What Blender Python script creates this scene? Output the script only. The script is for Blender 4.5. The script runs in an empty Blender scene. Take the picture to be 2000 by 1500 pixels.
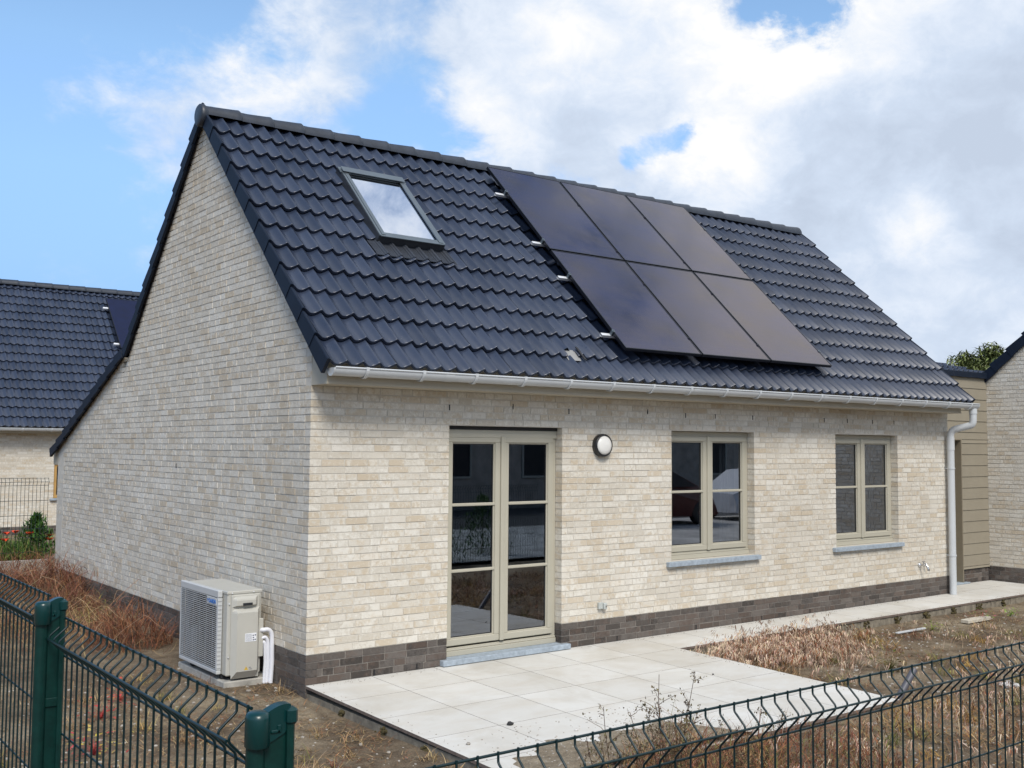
import bpy, math, random
import numpy as np
from mathutils import Vector, Matrix, Euler
random.seed(7)
R = math.radians
scn = bpy.context.scene
col = scn.collection

# ------------------------------------------------------------------ camera
YAW, PITCH, ROLL = -0.66375, 0.06317, 0.00673
CAM = Vector((-3.82509, -7.84297, 1.88801))
cy_, sy_ = math.cos(YAW), math.sin(YAW)
fw = Vector((-sy_, cy_, 0)); rt = Vector((cy_, sy_, 0)); up = Vector((0, 0, 1))
f2 = fw*math.cos(PITCH)+up*math.sin(PITCH); u2 = up*math.cos(PITCH)-fw*math.sin(PITCH)
r3 = rt*math.cos(ROLL)+u2*math.sin(ROLL); u3 = u2*math.cos(ROLL)-rt*math.sin(ROLL)
cd = bpy.data.cameras.new("camera"); cam = bpy.data.objects.new("camera", cd); col.objects.link(cam)
m = Matrix((r3, u3, -f2)).transposed().to_4x4(); m.translation = CAM
cam.matrix_world = m
cd.sensor_width = 36; cd.lens = 2072.73/2000*36
cd.shift_x = -0.024456; cd.shift_y = -0.00273
cd.clip_start = .05; cd.clip_end = 3000
scn.camera = cam

# ------------------------------------------------------------------ sky with clouds, sun
SUN_EL, SUN_AZ = R(47), R(204)          # azimuth measured from +y clockwise
SKY_STR = 0.15
w = bpy.data.worlds.new("World"); scn.world = w; w.use_nodes = True
nt = w.node_tree; N = nt.nodes; L = nt.links; N.clear()
def wn(t, **k):
    n = N.new(t)
    for a, b in k.items(): setattr(n, a, b)
    return n
def wmath(op, a, b=None, c=None, clamp=False):
    n = N.new('ShaderNodeMath'); n.operation = op; n.use_clamp = clamp
    for i, v in enumerate((a, b, c)):
        if v is None: continue
        if isinstance(v, (int, float)): n.inputs[i].default_value = v
        else: L.new(v, n.inputs[i])
    return n.outputs[0]
sky = wn('ShaderNodeTexSky'); sky.sky_type = 'NISHITA'; sky.sun_disc = False
sky.sun_elevation = SUN_EL; sky.sun_rotation = SUN_AZ
sky.air_density = 1.0; sky.dust_density = 0.6; sky.ozone_density = 1.6
tc = wn('ShaderNodeTexCoord')
nrm = wn('ShaderNodeVectorMath', operation='NORMALIZE'); L.new(tc.outputs['Generated'], nrm.inputs[0])
def wnoise(scale, detail, rough, dist=0.0, off=(0, 0, 0), sc=(1, 1, 1)):
    mp = wn('ShaderNodeMapping'); mp.inputs['Location'].default_value = off; mp.inputs['Scale'].default_value = sc
    L.new(nrm.outputs[0], mp.inputs[0])
    n = wn('ShaderNodeTexNoise'); n.inputs['Scale'].default_value = scale; n.inputs['Detail'].default_value = detail
    n.inputs['Roughness'].default_value = rough; n.inputs['Distortion'].default_value = dist
    L.new(mp.outputs[0], n.inputs['Vector']); return n
n_big = wnoise(3.2, 8, .58, .2, (3.1, 1.7, .4), (1, 1, 1.6))
n_mid = wnoise(8.0, 8, .62, .3, (1.2, 5.7, 2.4), (1, 1, 1.5))
n_fin = wnoise(19, 7, .62, .35, (7.2, .7, 3.4), (1, 1, 1.4))
# billow noise warps the blob lookups so that cloud edges are ragged
warp = wn('ShaderNodeVectorMath', operation='SUBTRACT'); L.new(n_mid.outputs['Color'], warp.inputs[0]); warp.inputs[1].default_value = (.5, .5, .5)
wsc = wn('ShaderNodeVectorMath', operation='SCALE'); L.new(warp.outputs[0], wsc.inputs[0]); wsc.inputs['Scale'].default_value = .13
wadd = wn('ShaderNodeVectorMath', operation='ADD'); L.new(nrm.outputs[0], wadd.inputs[0]); L.new(wsc.outputs[0], wadd.inputs[1])
wnm = wn('ShaderNodeVectorMath', operation='NORMALIZE'); L.new(wadd.outputs[0], wnm.inputs[0])
def blob(d, k, amp):
    v = Vector(d).normalized()
    dt = wn('ShaderNodeVectorMath', operation='DOT_PRODUCT'); L.new(wnm.outputs[0], dt.inputs[0]); dt.inputs[1].default_value = v
    e = wmath('POWER', 2.718, wmath('MULTIPLY', wmath('SUBTRACT', dt.outputs['Value'], 1.0), k))
    return wmath('MULTIPLY', e, amp)
def total(lst):
    s = lst[0]
    for q in lst[1:]: s = wmath('ADD', s, q)
    return s
# cloud cover: where the sky is closed (+) and where it stays open (-)
closed = wmath('MINIMUM', total([
    blob((0.390, 0.860, 0.330), 763, 0.35), blob((0.338, 0.891, 0.304), 671, 0.30), blob((0.272, 0.918, 0.288), 671, 0.30), blob((0.306, 0.914, 0.267), 876, 0.18),
    blob((0.234, 0.930, 0.283), 1193, 0.16), blob((0.425, 0.850, 0.312), 876, 0.22), blob((0.256, 0.953, 0.163), 530, 0.13), blob((0.219, 0.965, 0.143), 671, 0.10),
    blob((0.416, 0.826, 0.381), 355, 0.23), blob((0.492, 0.780, 0.387), 298, 0.29), blob((0.552, 0.746, 0.373), 355, 0.23), blob((0.466, 0.813, 0.348), 530, 0.14),
    blob((0.538, 0.780, 0.320), 1193, 0.25), blob((0.545, 0.790, 0.279), 1193, 0.21), blob((0.577, 0.762, 0.293), 1193, 0.15), blob((0.472, 0.840, 0.267), 1193, 0.04),
    blob((0.613, 0.711, 0.344), 298, 0.95), blob((0.680, 0.649, 0.342), 191, 1.00), blob((0.758, 0.569, 0.319), 149, 1.00), blob((0.822, 0.486, 0.297), 133, 1.00),
    blob((0.624, 0.723, 0.297), 671, 0.60), blob((0.731, 0.634, 0.254), 355, 0.80), blob((0.793, 0.569, 0.219), 191, 0.90), blob((0.855, 0.483, 0.190), 149, 0.90),
    blob((0.831, 0.544, 0.119), 219, 0.65), blob((0.885, 0.455, 0.101), 191, 0.60), blob((0.862, 0.418, 0.288), 107, 0.90), blob((.90, .20, .40), 12, 0.90),
    blob((.4, -.3, .86), 5, 0.70), blob((.78, .19, .61), 40, 0.90), blob((.43, .25, .87), 90, 0.20), blob((.3, -.95, .3), 4, 0.80),  # includes unseen clouds added to reflect in the solar panels and skylight
    blob((-.9, -.2, .4), 6, 0.45)]), 1.0)
open_ = total([
    blob((0.677, 0.685, 0.270), 2973, -0.72), blob((0.658, 0.705, 0.263), 5476, -0.60), blob((0.694, 0.663, 0.280), 6869, -0.60), blob((0.704, 0.592, 0.393), 2683, -1.00),
    blob((0.732, 0.559, 0.390), 2120, -1.00), blob((0.663, 0.632, 0.402), 1193, -0.28), blob((0.606, 0.683, 0.408), 1193, -0.30), blob((0.476, 0.821, 0.315), 763, -0.28),
    blob((0.294, 0.886, 0.360), 671, -0.25), blob((0.477, 0.797, 0.370), 1193, -0.15), blob((0.231, 0.944, 0.234), 530, -0.20), blob((.62, .26, .74), 90, -0.55),
    blob((.66, .12, .74), 200, -0.50)])  # the closing gaps are out of view, added for blue in the panel reflections
cover = wmath('ADD', closed, open_)
dens = total([cover, wmath('MULTIPLY', wmath('SUBTRACT', n_mid.outputs['Fac'], .5), .75),
              wmath('MULTIPLY', wmath('SUBTRACT', n_fin.outputs['Fac'], .5), .9)])
mask = wn('ShaderNodeMapRange', interpolation_type='SMOOTHSTEP'); L.new(dens, mask.inputs[0])
mask.inputs[1].default_value = .08; mask.inputs[2].default_value = .70
# brightness of the cloud: sunlit heads against grey bases
lit = total([blob((0.581, 0.723, 0.373), 1193, 0.32), blob((0.622, 0.701, 0.348), 876, 0.28), blob((0.703, 0.609, 0.368), 429, 0.36), blob((0.745, 0.559, 0.363), 530, 0.32), blob((0.695, 0.631, 0.345), 429, 0.28), blob((0.741, 0.583, 0.333), 530, 0.20), blob((0.783, 0.509, 0.357), 530, 0.24), blob((0.820, 0.470, 0.328), 1193, 0.16), blob((0.713, 0.649, 0.264), 1193, 0.48), blob((0.735, 0.632, 0.245), 1717, 0.28), blob((0.688, 0.682, 0.250), 3505, 0.28), blob((0.825, 0.523, 0.216), 1419, 0.36), blob((0.833, 0.518, 0.193), 2120, 0.28), blob((0.803, 0.555, 0.218), 1717, 0.16), blob((0.795, 0.588, 0.148), 1717, 0.08), blob((0.388, 0.857, 0.338), 1193, 0.32), blob((0.359, 0.877, 0.319), 1193, 0.20), blob((0.259, 0.917, 0.303), 1193, 0.28), blob((0.541, 0.777, 0.322), 2120, 0.32), blob((0.569, 0.767, 0.297), 2683, 0.28), blob((0.535, 0.799, 0.274), 1717, 0.28), blob((0.415, 0.824, 0.385), 530, -0.13), blob((0.643, 0.710, 0.288), 530, -0.11), blob((0.771, 0.580, 0.264), 355, -0.28), blob((0.813, 0.515, 0.271), 429, -0.24), blob((0.840, 0.445, 0.312), 429, -0.28), blob((0.857, 0.460, 0.231), 530, -0.17), blob((0.771, 0.603, 0.203), 876, -0.17), blob((0.850, 0.505, 0.153), 671, -0.13), blob((0.866, 0.492, 0.090), 530, 0.08), blob((0.880, 0.461, 0.115), 1193, 0.16),
             blob((.77, .21, .62), 60, .55), blob((.60, .27, .75), 60, -.25), blob((.43, .25, .86), 90, .35), blob((.5, -.4, .76), 4, 0.28), wmath('MULTIPLY', wmath('SUBTRACT', n_fin.outputs['Fac'], .5), 1.15), wmath('MULTIPLY', wmath('SUBTRACT', n_mid.outputs['Fac'], .5), .7)])  # leading blobs are out of view, tone shaped for panel and skylight reflections
ramp = wn('ShaderNodeValToRGB'); L.new(wmath('ADD', lit, .38), ramp.inputs[0])
er = ramp.color_ramp; er.elements[0].position = 0.0; er.elements[0].color = (.52, .60, .73, 1)
er.elements[1].position = 1.0; er.elements[1].color = (.93, .93, .93, 1)
e = er.elements.new(.35); e.color = (.60, .69, .83, 1)
e = er.elements.new(.62); e.color = (.72, .79, .90, 1)
bg1 = wn('ShaderNodeBackground'); bg1.inputs['Strength'].default_value = SKY_STR
tint = wn('ShaderNodeMix'); tint.data_type = 'RGBA'; tint.blend_type = 'MULTIPLY'; tint.inputs[0].default_value = 1
L.new(sky.outputs[0], tint.inputs[6])
sxyz = wn('ShaderNodeSeparateXYZ'); L.new(nrm.outputs[0], sxyz.inputs[0])
grd = wn('ShaderNodeValToRGB'); L.new(sxyz.outputs[2], grd.inputs[0]); gr_ = grd.color_ramp
gr_.elements[0].position = 0.0; gr_.elements[0].color = (.20, .28, .40, 1); gr_.elements[1].position = 1.0; gr_.elements[1].color = (.95, 1, 1, 1)
for p_, c_ in ((.08, (.26, .36, .52)), (.16, (.52, .60, .76)), (.24, (.74, .82, .95)), (.34, (.92, 1.0, 1.0))):
    e = gr_.elements.new(p_); e.color = (*c_, 1)
L.new(grd.outputs[0], tint.inputs[7])
L.new(tint.outputs[2], bg1.inputs['Color'])
bg2 = wn('ShaderNodeBackground'); bg2.inputs['Strength'].default_value = .77
L.new(ramp.outputs[0], bg2.inputs['Color'])
mx = wn('ShaderNodeMixShader'); L.new(mask.outputs[0], mx.inputs[0]); L.new(bg1.outputs[0], mx.inputs[1]); L.new(bg2.outputs[0], mx.inputs[2])
wo = wn('ShaderNodeOutputWorld'); L.new(mx.outputs[0], wo.inputs[0])

sd = bpy.data.lights.new("sun", 'SUN'); sun = bpy.data.objects.new("sun", sd); col.objects.link(sun)
sd.energy = 2.35; sd.angle = R(20); sd.color = (1.0, .945, .86)
sdir = Vector((math.sin(SUN_AZ)*math.cos(SUN_EL), math.cos(SUN_AZ)*math.cos(SUN_EL), math.sin(SUN_EL)))
sun.rotation_euler = sdir.to_track_quat('Z', 'Y').to_euler()
scn.view_settings.view_transform = 'Standard'; scn.view_settings.look = 'None'
scn.view_settings.exposure = 0.5; scn.view_settings.gamma = 1.0
scn.render.engine = 'CYCLES'
try:
    scn.cycles.max_bounces = 8; scn.cycles.transparent_max_bounces = 16; scn.cycles.caustics_reflective = False
except Exception: pass

# ------------------------------------------------------------------ helpers
class MB:
    """collects geometry for one mesh"""
    def __init__(s): s.v = []; s.f = []; s.m = []; s.c = []; s.sm = []; s.usec = False
    def quad(s, pts, mat=0, c=None, sm=False):
        b = len(s.v); s.v.extend([tuple(p) for p in pts]); s.f.append(tuple(range(b, b+len(pts)))); s.m.append(mat); s.sm.append(sm)
        s.c.append(c if c else (.5, .5, .5, 1))
        if c: s.usec = True
    def faces(s, pts, fs, mat=0, c=None, sm=False):
        b = len(s.v); s.v.extend([tuple(p) for p in pts])
        for f in fs: s.f.append(tuple(b+i for i in f)); s.m.append(mat); s.sm.append(sm); s.c.append(c if c else (.5, .5, .5, 1))
        if c: s.usec = True
    def box(s, x0, x1, y0, y1, z0, z1, mat=0, c=None):
        P = [(x0,y0,z0),(x1,y0,z0),(x1,y1,z0),(x0,y1,z0),(x0,y0,z1),(x1,y0,z1),(x1,y1,z1),(x0,y1,z1)]
        s.faces(P, [(0,3,2,1),(4,5,6,7),(0,1,5,4),(1,2,6,5),(2,3,7,6),(3,0,4,7)], mat, c)
    def rbox(s, x0, x1, y0, y1, z0, z1, b=.004, mat=0, c=None):
        """box with chamfered edges (24 verts)"""
        b = min(b, (x1-x0)/2.2, (y1-y0)/2.2, (z1-z0)/2.2)
        pts = []; idx = {}
        for i, X in enumerate((x0, x1)):
            for j, Y in enumerate((y0, y1)):
                for k, Z in enumerate((z0, z1)):
                    sx, sy, sz = (1 if i == 0 else -1), (1 if j == 0 else -1), (1 if k == 0 else -1)
                    idx[(i,j,k,0)] = len(pts); pts.append((X, Y+sy*b, Z+sz*b))
                    idx[(i,j,k,1)] = len(pts); pts.append((X+sx*b, Y, Z+sz*b))
                    idx[(i,j,k,2)] = len(pts); pts.append((X+sx*b, Y+sy*b, Z))
        F = []
        for i in (0,1):
            q = [idx[(i,0,0,0)], idx[(i,1,0,0)], idx[(i,1,1,0)], idx[(i,0,1,0)]]; F.append(q if i else q[::-1])
            q = [idx[(0,i,0,1)], idx[(1,i,0,1)], idx[(1,i,1,1)], idx[(0,i,1,1)]]; F.append(q[::-1] if i else q)
            q = [idx[(0,0,i,2)], idx[(1,0,i,2)], idx[(1,1,i,2)], idx[(0,1,i,2)]]; F.append(q if i else q[::-1])
        for a in (0,1):
            for c2 in (0,1):
                F.append([idx[(0,a,c2,1)], idx[(1,a,c2,1)], idx[(1,a,c2,2)], idx[(0,a,c2,2)]])
                F.append([idx[(a,0,c2,0)], idx[(a,1,c2,0)], idx[(a,1,c2,2)], idx[(a,0,c2,2)]])
                F.append([idx[(a,c2,0,0)], idx[(a,c2,1,0)], idx[(a,c2,1,1)], idx[(a,c2,0,1)]])
        for i in (0,1):
            for j in (0,1):
                for k in (0,1): F.append([idx[(i,j,k,0)], idx[(i,j,k,1)], idx[(i,j,k,2)]])
        s.faces(pts, F, mat, c)
    def prism(s, poly, fn, d0, d1, mat=0, c=None, cap0=True, cap1=True):
        """poly: 2D points; fn(a,b,d)->xyz; extruded from d0 to d1"""
        n = len(poly); P = [fn(a, b, d0) for a, b in poly]+[fn(a, b, d1) for a, b in poly]
        F = [(i, (i+1) % n, n+(i+1) % n, n+i) for i in range(n)]
        if cap0: F.append(tuple(range(n))[::-1])
        if cap1: F.append(tuple(range(n, 2*n)))
        s.faces(P, F, mat, c)
    def tube(s, path, r, n=8, mat=0, caps=True, c=None, sm=True, r_end=None):
        P = [Vector(p) for p in path]; rings = []; up_ = None
        for i, p in enumerate(P):
            t = (P[min(i+1, len(P)-1)]-P[max(i-1, 0)])
            if t.length < 1e-9: t = Vector((0, 0, 1))
            t.normalize()
            if up_ is None: up_ = Vector((0, 0, 1)) if abs(t.z) < .9 else Vector((1, 0, 0))
            a = t.cross(up_)
            if a.length < 1e-6: a = t.orthogonal()
            a.normalize(); b = a.cross(t); up_ = b
            rr = r if r_end is None else r+(r_end-r)*i/(len(P)-1)
            rings.append([p+a*(rr*math.cos(2*math.pi*k/n))+b*(rr*math.sin(2*math.pi*k/n)) for k in range(n)])
        pts = [q for rg in rings for q in rg]; F = []
        for i in range(len(P)-1):
            for k in range(n): F.append((i*n+k, i*n+(k+1) % n, (i+1)*n+(k+1) % n, (i+1)*n+k))
        s.faces(pts, F, mat, c, sm)
        if caps:
            s.quad(rings[0][::-1], mat, c); s.quad(rings[-1], mat, c)
    def lathe(s, prof, fn, n=24, mat=0, c=None, sm=True):
        """prof: (r, h); fn(x, y, h)->xyz"""
        pts = [fn(r*math.cos(2*math.pi*k/n), r*math.sin(2*math.pi*k/n), h) for r, h in prof for k in range(n)]
        F = [(i*n+k, i*n+(k+1) % n, (i+1)*n+(k+1) % n, (i+1)*n+k) for i in range(len(prof)-1) for k in range(n)]
        s.faces(pts, F, mat, c, sm)
    def build(s, name, mats, parent=None, local=False, kind=None):
        me = bpy.data.meshes.new(name)
        vs = s.v
        if parent is not None and not local:
            o = parent.location
            q = parent.parent
            while q is not None: o = o+q.location; q = q.parent
            vs = [(a-o.x, b-o.y, c-o.z) for a, b, c in vs]
        me.from_pydata(vs, [], s.f)
        if not isinstance(mats, (list, tuple)): mats = [mats]
        for mm in mats: me.materials.append(mm)
        me.polygons.foreach_set('material_index', np.array(s.m, np.int32))
        me.polygons.foreach_set('use_smooth', np.array(s.sm, bool))
        if s.usec:
            at = me.attributes.new('bc', 'FLOAT_COLOR', 'FACE'); at.data.foreach_set('color', np.array(s.c, np.float32).ravel())
        me.update()
        ob = bpy.data.objects.new(name, me); col.objects.link(ob)
        if parent is not None: ob.parent = parent
        if kind: ob['kind'] = kind
        return ob

def tag(o, label, cat=None, group=None, kind=None):
    o['label'] = label
    if cat: o['category'] = cat
    if group: o['group'] = group
    if kind: o['kind'] = kind
    return o
def thing(name, label, cat, loc=(0, 0, 0), group=None):
    o = bpy.data.objects.new(name, None); col.objects.link(o); o.location = loc; o.empty_display_size = .2
    return tag(o, label, cat, group)
def copy_tree(o, parent=None):
    c = o.copy(); col.objects.link(c)
    if parent is not None: c.parent = parent
    for ch in list(o.children): copy_tree(ch, c)
    return c

# ------------------------------------------------------------------ materials
def mat(name, base=(.5, .5, .5), rough=.6, metal=0.0, spec=.5, ior=1.5):
    m_ = bpy.data.materials.new(name); m_.use_nodes = True
    b = m_.node_tree.nodes['Principled BSDF']
    b.inputs['Base Color'].default_value = (*base, 1); b.inputs['Roughness'].default_value = rough
    b.inputs['Metallic'].default_value = metal; b.inputs['Specular IOR Level'].default_value = spec; b.inputs['IOR'].default_value = ior
    return m_, m_.node_tree.nodes, m_.node_tree.links, b
def nnode(N_, t, **k):
    n = N_.new(t)
    for a, b in k.items(): setattr(n, a, b)
    return n
def noise(N_, L_, scale, detail=4, rough=.6, sc=(1, 1, 1), dist=0):
    t = N_.new('ShaderNodeTexCoord'); mp = N_.new('ShaderNodeMapping'); mp.inputs['Scale'].default_value = sc
    L_.new(t.outputs['Object'], mp.inputs[0]); n = N_.new('ShaderNodeTexNoise'); L_.new(mp.outputs[0], n.inputs['Vector'])
    n.inputs['Scale'].default_value = scale; n.inputs['Detail'].default_value = detail; n.inputs['Roughness'].default_value = rough; n.inputs['Distortion'].default_value = dist
    return n.outputs['Fac']
def rampn(N_, L_, src, stops):
    r = N_.new('ShaderNodeValToRGB'); L_.new(src, r.inputs[0]); cr = r.color_ramp
    cr.elements[0].position = stops[0][0]; cr.elements[0].color = (*stops[0][1], 1)
    cr.elements[1].position = stops[-1][0]; cr.elements[1].color = (*stops[-1][1], 1)
    for p, c in stops[1:-1]:
        e_ = cr.elements.new(p); e_.color = (*c, 1)
    return r.outputs[0]
def mixc(N_, L_, fac, a, b, mode='MIX'):
    n = N_.new('ShaderNodeMix'); n.data_type = 'RGBA'; n.blend_type = mode
    for i, v in ((0, fac), (6, a), (7, b)):
        if isinstance(v, (int, float)): n.inputs[i].default_value = v
        elif isinstance(v, tuple): n.inputs[i].default_value = (*v, 1)
        else: L_.new(v, n.inputs[i])
    return n.outputs[2]
def bump(N_, L_, b, h, strength=.3, dist=.01):
    n = N_.new('ShaderNodeBump'); n.inputs['Strength'].default_value = strength; n.inputs['Distance'].default_value = dist
    L_.new(h, n.inputs['Height']); L_.new(n.outputs[0], b.inputs['Normal'])
def simple(name, base, rough=.6, metal=0.0, spec=.5, var=.12, vscale=6, bmp=0.0, bscale=60):
    m_, N_, L_, b = mat(name, base, rough, metal, spec)
    n = noise(N_, L_, vscale, 5, .6)
    lo = tuple(c*(1-var) for c in base); hi = tuple(min(1, c*(1+var)) for c in base)
    L_.new(rampn(N_, L_, n, [(.3, lo), (.7, hi)]), b.inputs['Base Color'])
    if bmp: bump(N_, L_, b, noise(N_, L_, bscale, 5, .65), bmp, .004)
    return m_

def brick_mat(name, dark, mid, pale, tan, white, sc=(1, 1, 1), wamt=1.0):
    m_, N_, L_, b = mat(name, mid, .92, 0, .25)
    at = N_.new('ShaderNodeAttribute'); at.attribute_name = 'bc'
    sp = N_.new('ShaderNodeSeparateColor'); L_.new(at.outputs['Color'], sp.inputs[0])
    basec = rampn(N_, L_, sp.outputs[0], [(0, dark), (.35, mid), (1, pale)])
    t = N_.new('ShaderNodeTexCoord'); ad = N_.new('ShaderNodeVectorMath'); ad.operation = 'ADD'
    vs = N_.new('ShaderNodeVectorMath'); vs.operation = 'SCALE'; L_.new(at.outputs['Color'], vs.inputs[0]); vs.inputs['Scale'].default_value = 7
    L_.new(t.outputs['Object'], ad.inputs[0]); L_.new(vs.outputs[0], ad.inputs[1])
    def nz(s, d, r, scl=(1, 1, 1)):
        mp = N_.new('ShaderNodeMapping'); mp.inputs['Scale'].default_value = scl; L_.new(ad.outputs[0], mp.inputs[0])
        n = N_.new('ShaderNodeTexNoise'); n.inputs['Scale'].default_value = s; n.inputs['Detail'].default_value = d; n.inputs['Roughness'].default_value = r
        L_.new(mp.outputs[0], n.inputs['Vector']); return n.outputs['Fac']
    def mth(op, a, c=None, clamp=False):
        n = N_.new('ShaderNodeMath'); n.operation = op; n.use_clamp = clamp
        for i, v in enumerate((a, c)):
            if v is None: continue
            if isinstance(v, (int, float)): n.inputs[i].default_value = v
            else: L_.new(v, n.inputs[i])
        return n.outputs[0]
    # tan body showing through the slurry in patches
    a = mth('MULTIPLY', mth('SUBTRACT', mth('ADD', nz(14, 3, .6), mth('MULTIPLY', sp.outputs[2], .27)), .565), 7, True)
    c1 = mixc(N_, L_, mth('MULTIPLY', a, .55), basec, tan)
    # white slurry smears, slightly drawn out vertically
    wv = mth('MULTIPLY', mth('SUBTRACT', mth('ADD', nz(26, 5, .75, (1.1, 1.1, .75)), mth('MULTIPLY', sp.outputs[1], .20)), .52), 6, True)
    c2 = mixc(N_, L_, mth('MULTIPLY', wv, .55*wamt), c1, white)
    # pits
    pit = mth('GREATER_THAN', nz(90, 2, .5), .725)
    c3 = mixc(N_, L_, mth('MULTIPLY', pit, .45), c2, tuple(c*.4 for c in mid))
    grime = noise(N_, L_, .9, 4, .6)
    c4 = mixc(N_, L_, 1.0, c3, rampn(N_, L_, grime, [(.3, (.86, .84, .81)), (.7, (1.0, 1.0, 1.0))]), 'MULTIPLY')
    L_.new(c4, b.inputs['Base Color'])
    h = mth('ADD', nz(60, 6, .7), mth('MULTIPLY', wv, .5))
    bump(N_, L_, b, h, .55, .006)
    return m_
M = {}
M['brick'] = brick_mat('pale_brick', (.56, .515, .44), (.61, .57, .495), (.66, .62, .55), (.54, .435, .30), (.80, .78, .72))
M['plinth'] = brick_mat('dark_brick', (.055, .048, .044), (.088, .077, .070), (.145, .128, .116), (.12, .085, .068), (.26, .24, .225), wamt=.35)
m_, N_, L_, b = mat('mortar', (.5, .44, .36), .95, 0, .2)
L_.new(rampn(N_, L_, noise(N_, L_, 14, 5, .7), [(.3, (.50, .465, .405)), (.7, (.61, .575, .515))]), b.inputs['Base Color']); bump(N_, L_, b, noise(N_, L_, 160, 4, .7), .5, .004)
M['mortar'] = m_
M['dark_mortar'] = simple('dark_mortar', (.20, .18, .16), .95, var=.25, vscale=12, bmp=.4, bscale=120)
# roof tile
m_, N_, L_, b = mat('anthracite_tile', (.028, .034, .048), .42, 0, .6)
at = N_.new('ShaderNodeAttribute'); at.attribute_name = 'bc'
sp = N_.new('ShaderNodeSeparateColor'); L_.new(at.outputs['Color'], sp.inputs[0])
c0 = rampn(N_, L_, sp.outputs[0], [(0, (.018, .026, .048)), (1, (.033, .044, .074))])
sp_n = noise(N_, L_, 55, 3, .8)
c1 = mixc(N_, L_, rampn(N_, L_, sp_n, [(.70, (0, 0, 0)), (.73, (.5, .5, .5))]), c0, (.30, .29, .25))
L_.new(c1, b.inputs['Base Color'])
L_.new(rampn(N_, L_, noise(N_, L_, 5, 5, .6), [(.3, (.26, .26, .26)), (.7, (.38, .38, .38))]), b.inputs['Roughness'])
bump(N_, L_, b, noise(N_, L_, 40, 4, .6), .05, .004)
M['tile'] = m_
M['ridge'] = simple('ridge_tile', (.024, .031, .045), .45, var=.3, vscale=9, bmp=.25, bscale=30)
M['verge'] = simple('verge_tile', (.006, .012, .026), .6, spec=.25, var=.15, vscale=5)
M['underlay'] = simple('roof_underlay', (.03, .03, .03), .9)
M['taupe'] = simple('taupe_lacquer', (.42, .395, .32), .38, var=.03, vscale=3)
M['fascia'] = simple('fascia_board', (.45, .40, .31), .5, var=.05, vscale=4)
M['clad'] = simple('taupe_cladding', (.265, .235, .18), .55, var=.05, vscale=5, bmp=.08, bscale=90)
M['clad_shaded'] = simple('taupe_reveal_shaded', (.21, .18, .13), .55, var=.05)  # cladding taupe darkened: shade of the left-facing reveal put into the colour
M['pvc'] = simple('grey_pvc', (.52, .54, .555), .32, var=.05, vscale=3)
M['bluestone'] = simple('bluestone', (.30, .35, .40), .75, var=.22, vscale=22, bmp=.15)
M['black_plastic'] = simple('black_plastic', (.012, .012, .014), .4, var=.1)
M['seal'] = simple('rubber_seal', (.01, .01, .012), .6)
M['alu_dark'] = simple('skylight_metal', (.05, .056, .066), .35, metal=.25, var=.08)
M['alu_mid'] = simple('skylight_cover_metal', (.15, .18, .20), .3, metal=.55, var=.08)
M['silver'] = simple('aluminium', (.78, .79, .80), .35, metal=.35, var=.05)
M['panel_frame'] = simple('black_anodised', (.012, .014, .02), .32, metal=.4)
M['plaster'] = simple('plaster', (.42, .41, .40), .9)
M['lampglass'] = simple('opal_glass', (.72, .71, .68), .25, var=.02)
M['acbody'] = simple('ac_enamel', (.47, .46, .415), .42, var=.04, vscale=4)
M['acgrille'] = simple('ac_grille', (.50, .51, .51), .45, var=.03)
M['acdark'] = simple('ac_black', (.015, .017, .02), .6)
M['sticker'] = simple('label_paper', (.80, .82, .85), .5, var=.02)
M['ink'] = simple('label_ink', (.10, .11, .16), .6)
M['logo_blue'] = simple('logo_blue', (.02, .16, .52), .5)
M['warn_yellow'] = simple('warning_yellow', (.65, .42, .03), .5)
M['pipewrap'] = simple('pipe_wrap', (.72, .73, .78), .5, var=.04)
M['concrete'] = simple('concrete', (.36, .345, .31), .9, var=.25, vscale=9, bmp=.4, bscale=70)
M['chrome'] = simple('chrome_tap', (.6, .6, .6), .25, metal=.9)
M['greybox'] = simple('grey_socket', (.42, .44, .42), .5)
m_, N_, L_, b = mat('green_coating', (.004, .055, .045), .40, 0, .35)
L_.new(rampn(N_, L_, noise(N_, L_, 30, 4, .7), [(.35, (.001, .020, .017)), (.7, (.002, .034, .028))]), b.inputs['Base Color'])
M['green'] = m_
m_, N_, L_, b = mat('green_wire', (.002, .016, .018), .38, 0, .5); M['wire'] = m_
m_, N_, L_, b = mat('green_cap', (.001, .030, .030), .30, 0, .5); M['cap'] = m_
# glass: fresnel mix of mirror and clear
def glass(name, tint, refl, rough=0.0, ior=1.5, base=0.0):
    m_ = bpy.data.materials.new(name); m_.use_nodes = True; N_ = m_.node_tree.nodes; L_ = m_.node_tree.links; N_.clear()
    fr = N_.new('ShaderNodeFresnel'); fr.inputs[0].default_value = ior
    ml = N_.new('ShaderNodeMath'); ml.operation = 'MULTIPLY_ADD'; ml.use_clamp = True; L_.new(fr.outputs[0], ml.inputs[0]); ml.inputs[1].default_value = refl; ml.inputs[2].default_value = base
    tr = N_.new('ShaderNodeBsdfTransparent'); tr.inputs[0].default_value = (*tint, 1)
    gl = N_.new('ShaderNodeBsdfGlossy'); gl.inputs['Roughness'].default_value = rough; gl.inputs['Color'].default_value = (.86, .91, 1.0, 1)
    mx_ = N_.new('ShaderNodeMixShader'); L_.new(ml.outputs[0], mx_.inputs[0]); L_.new(tr.outputs[0], mx_.inputs[1]); L_.new(gl.outputs[0], mx_.inputs[2])
    o = N_.new('ShaderNodeOutputMaterial'); L_.new(mx_.outputs[0], o.inputs[0]); return m_
M['glass'] = glass('window_glass', (.50, .54, .56), 2.8, base=.11)
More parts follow.
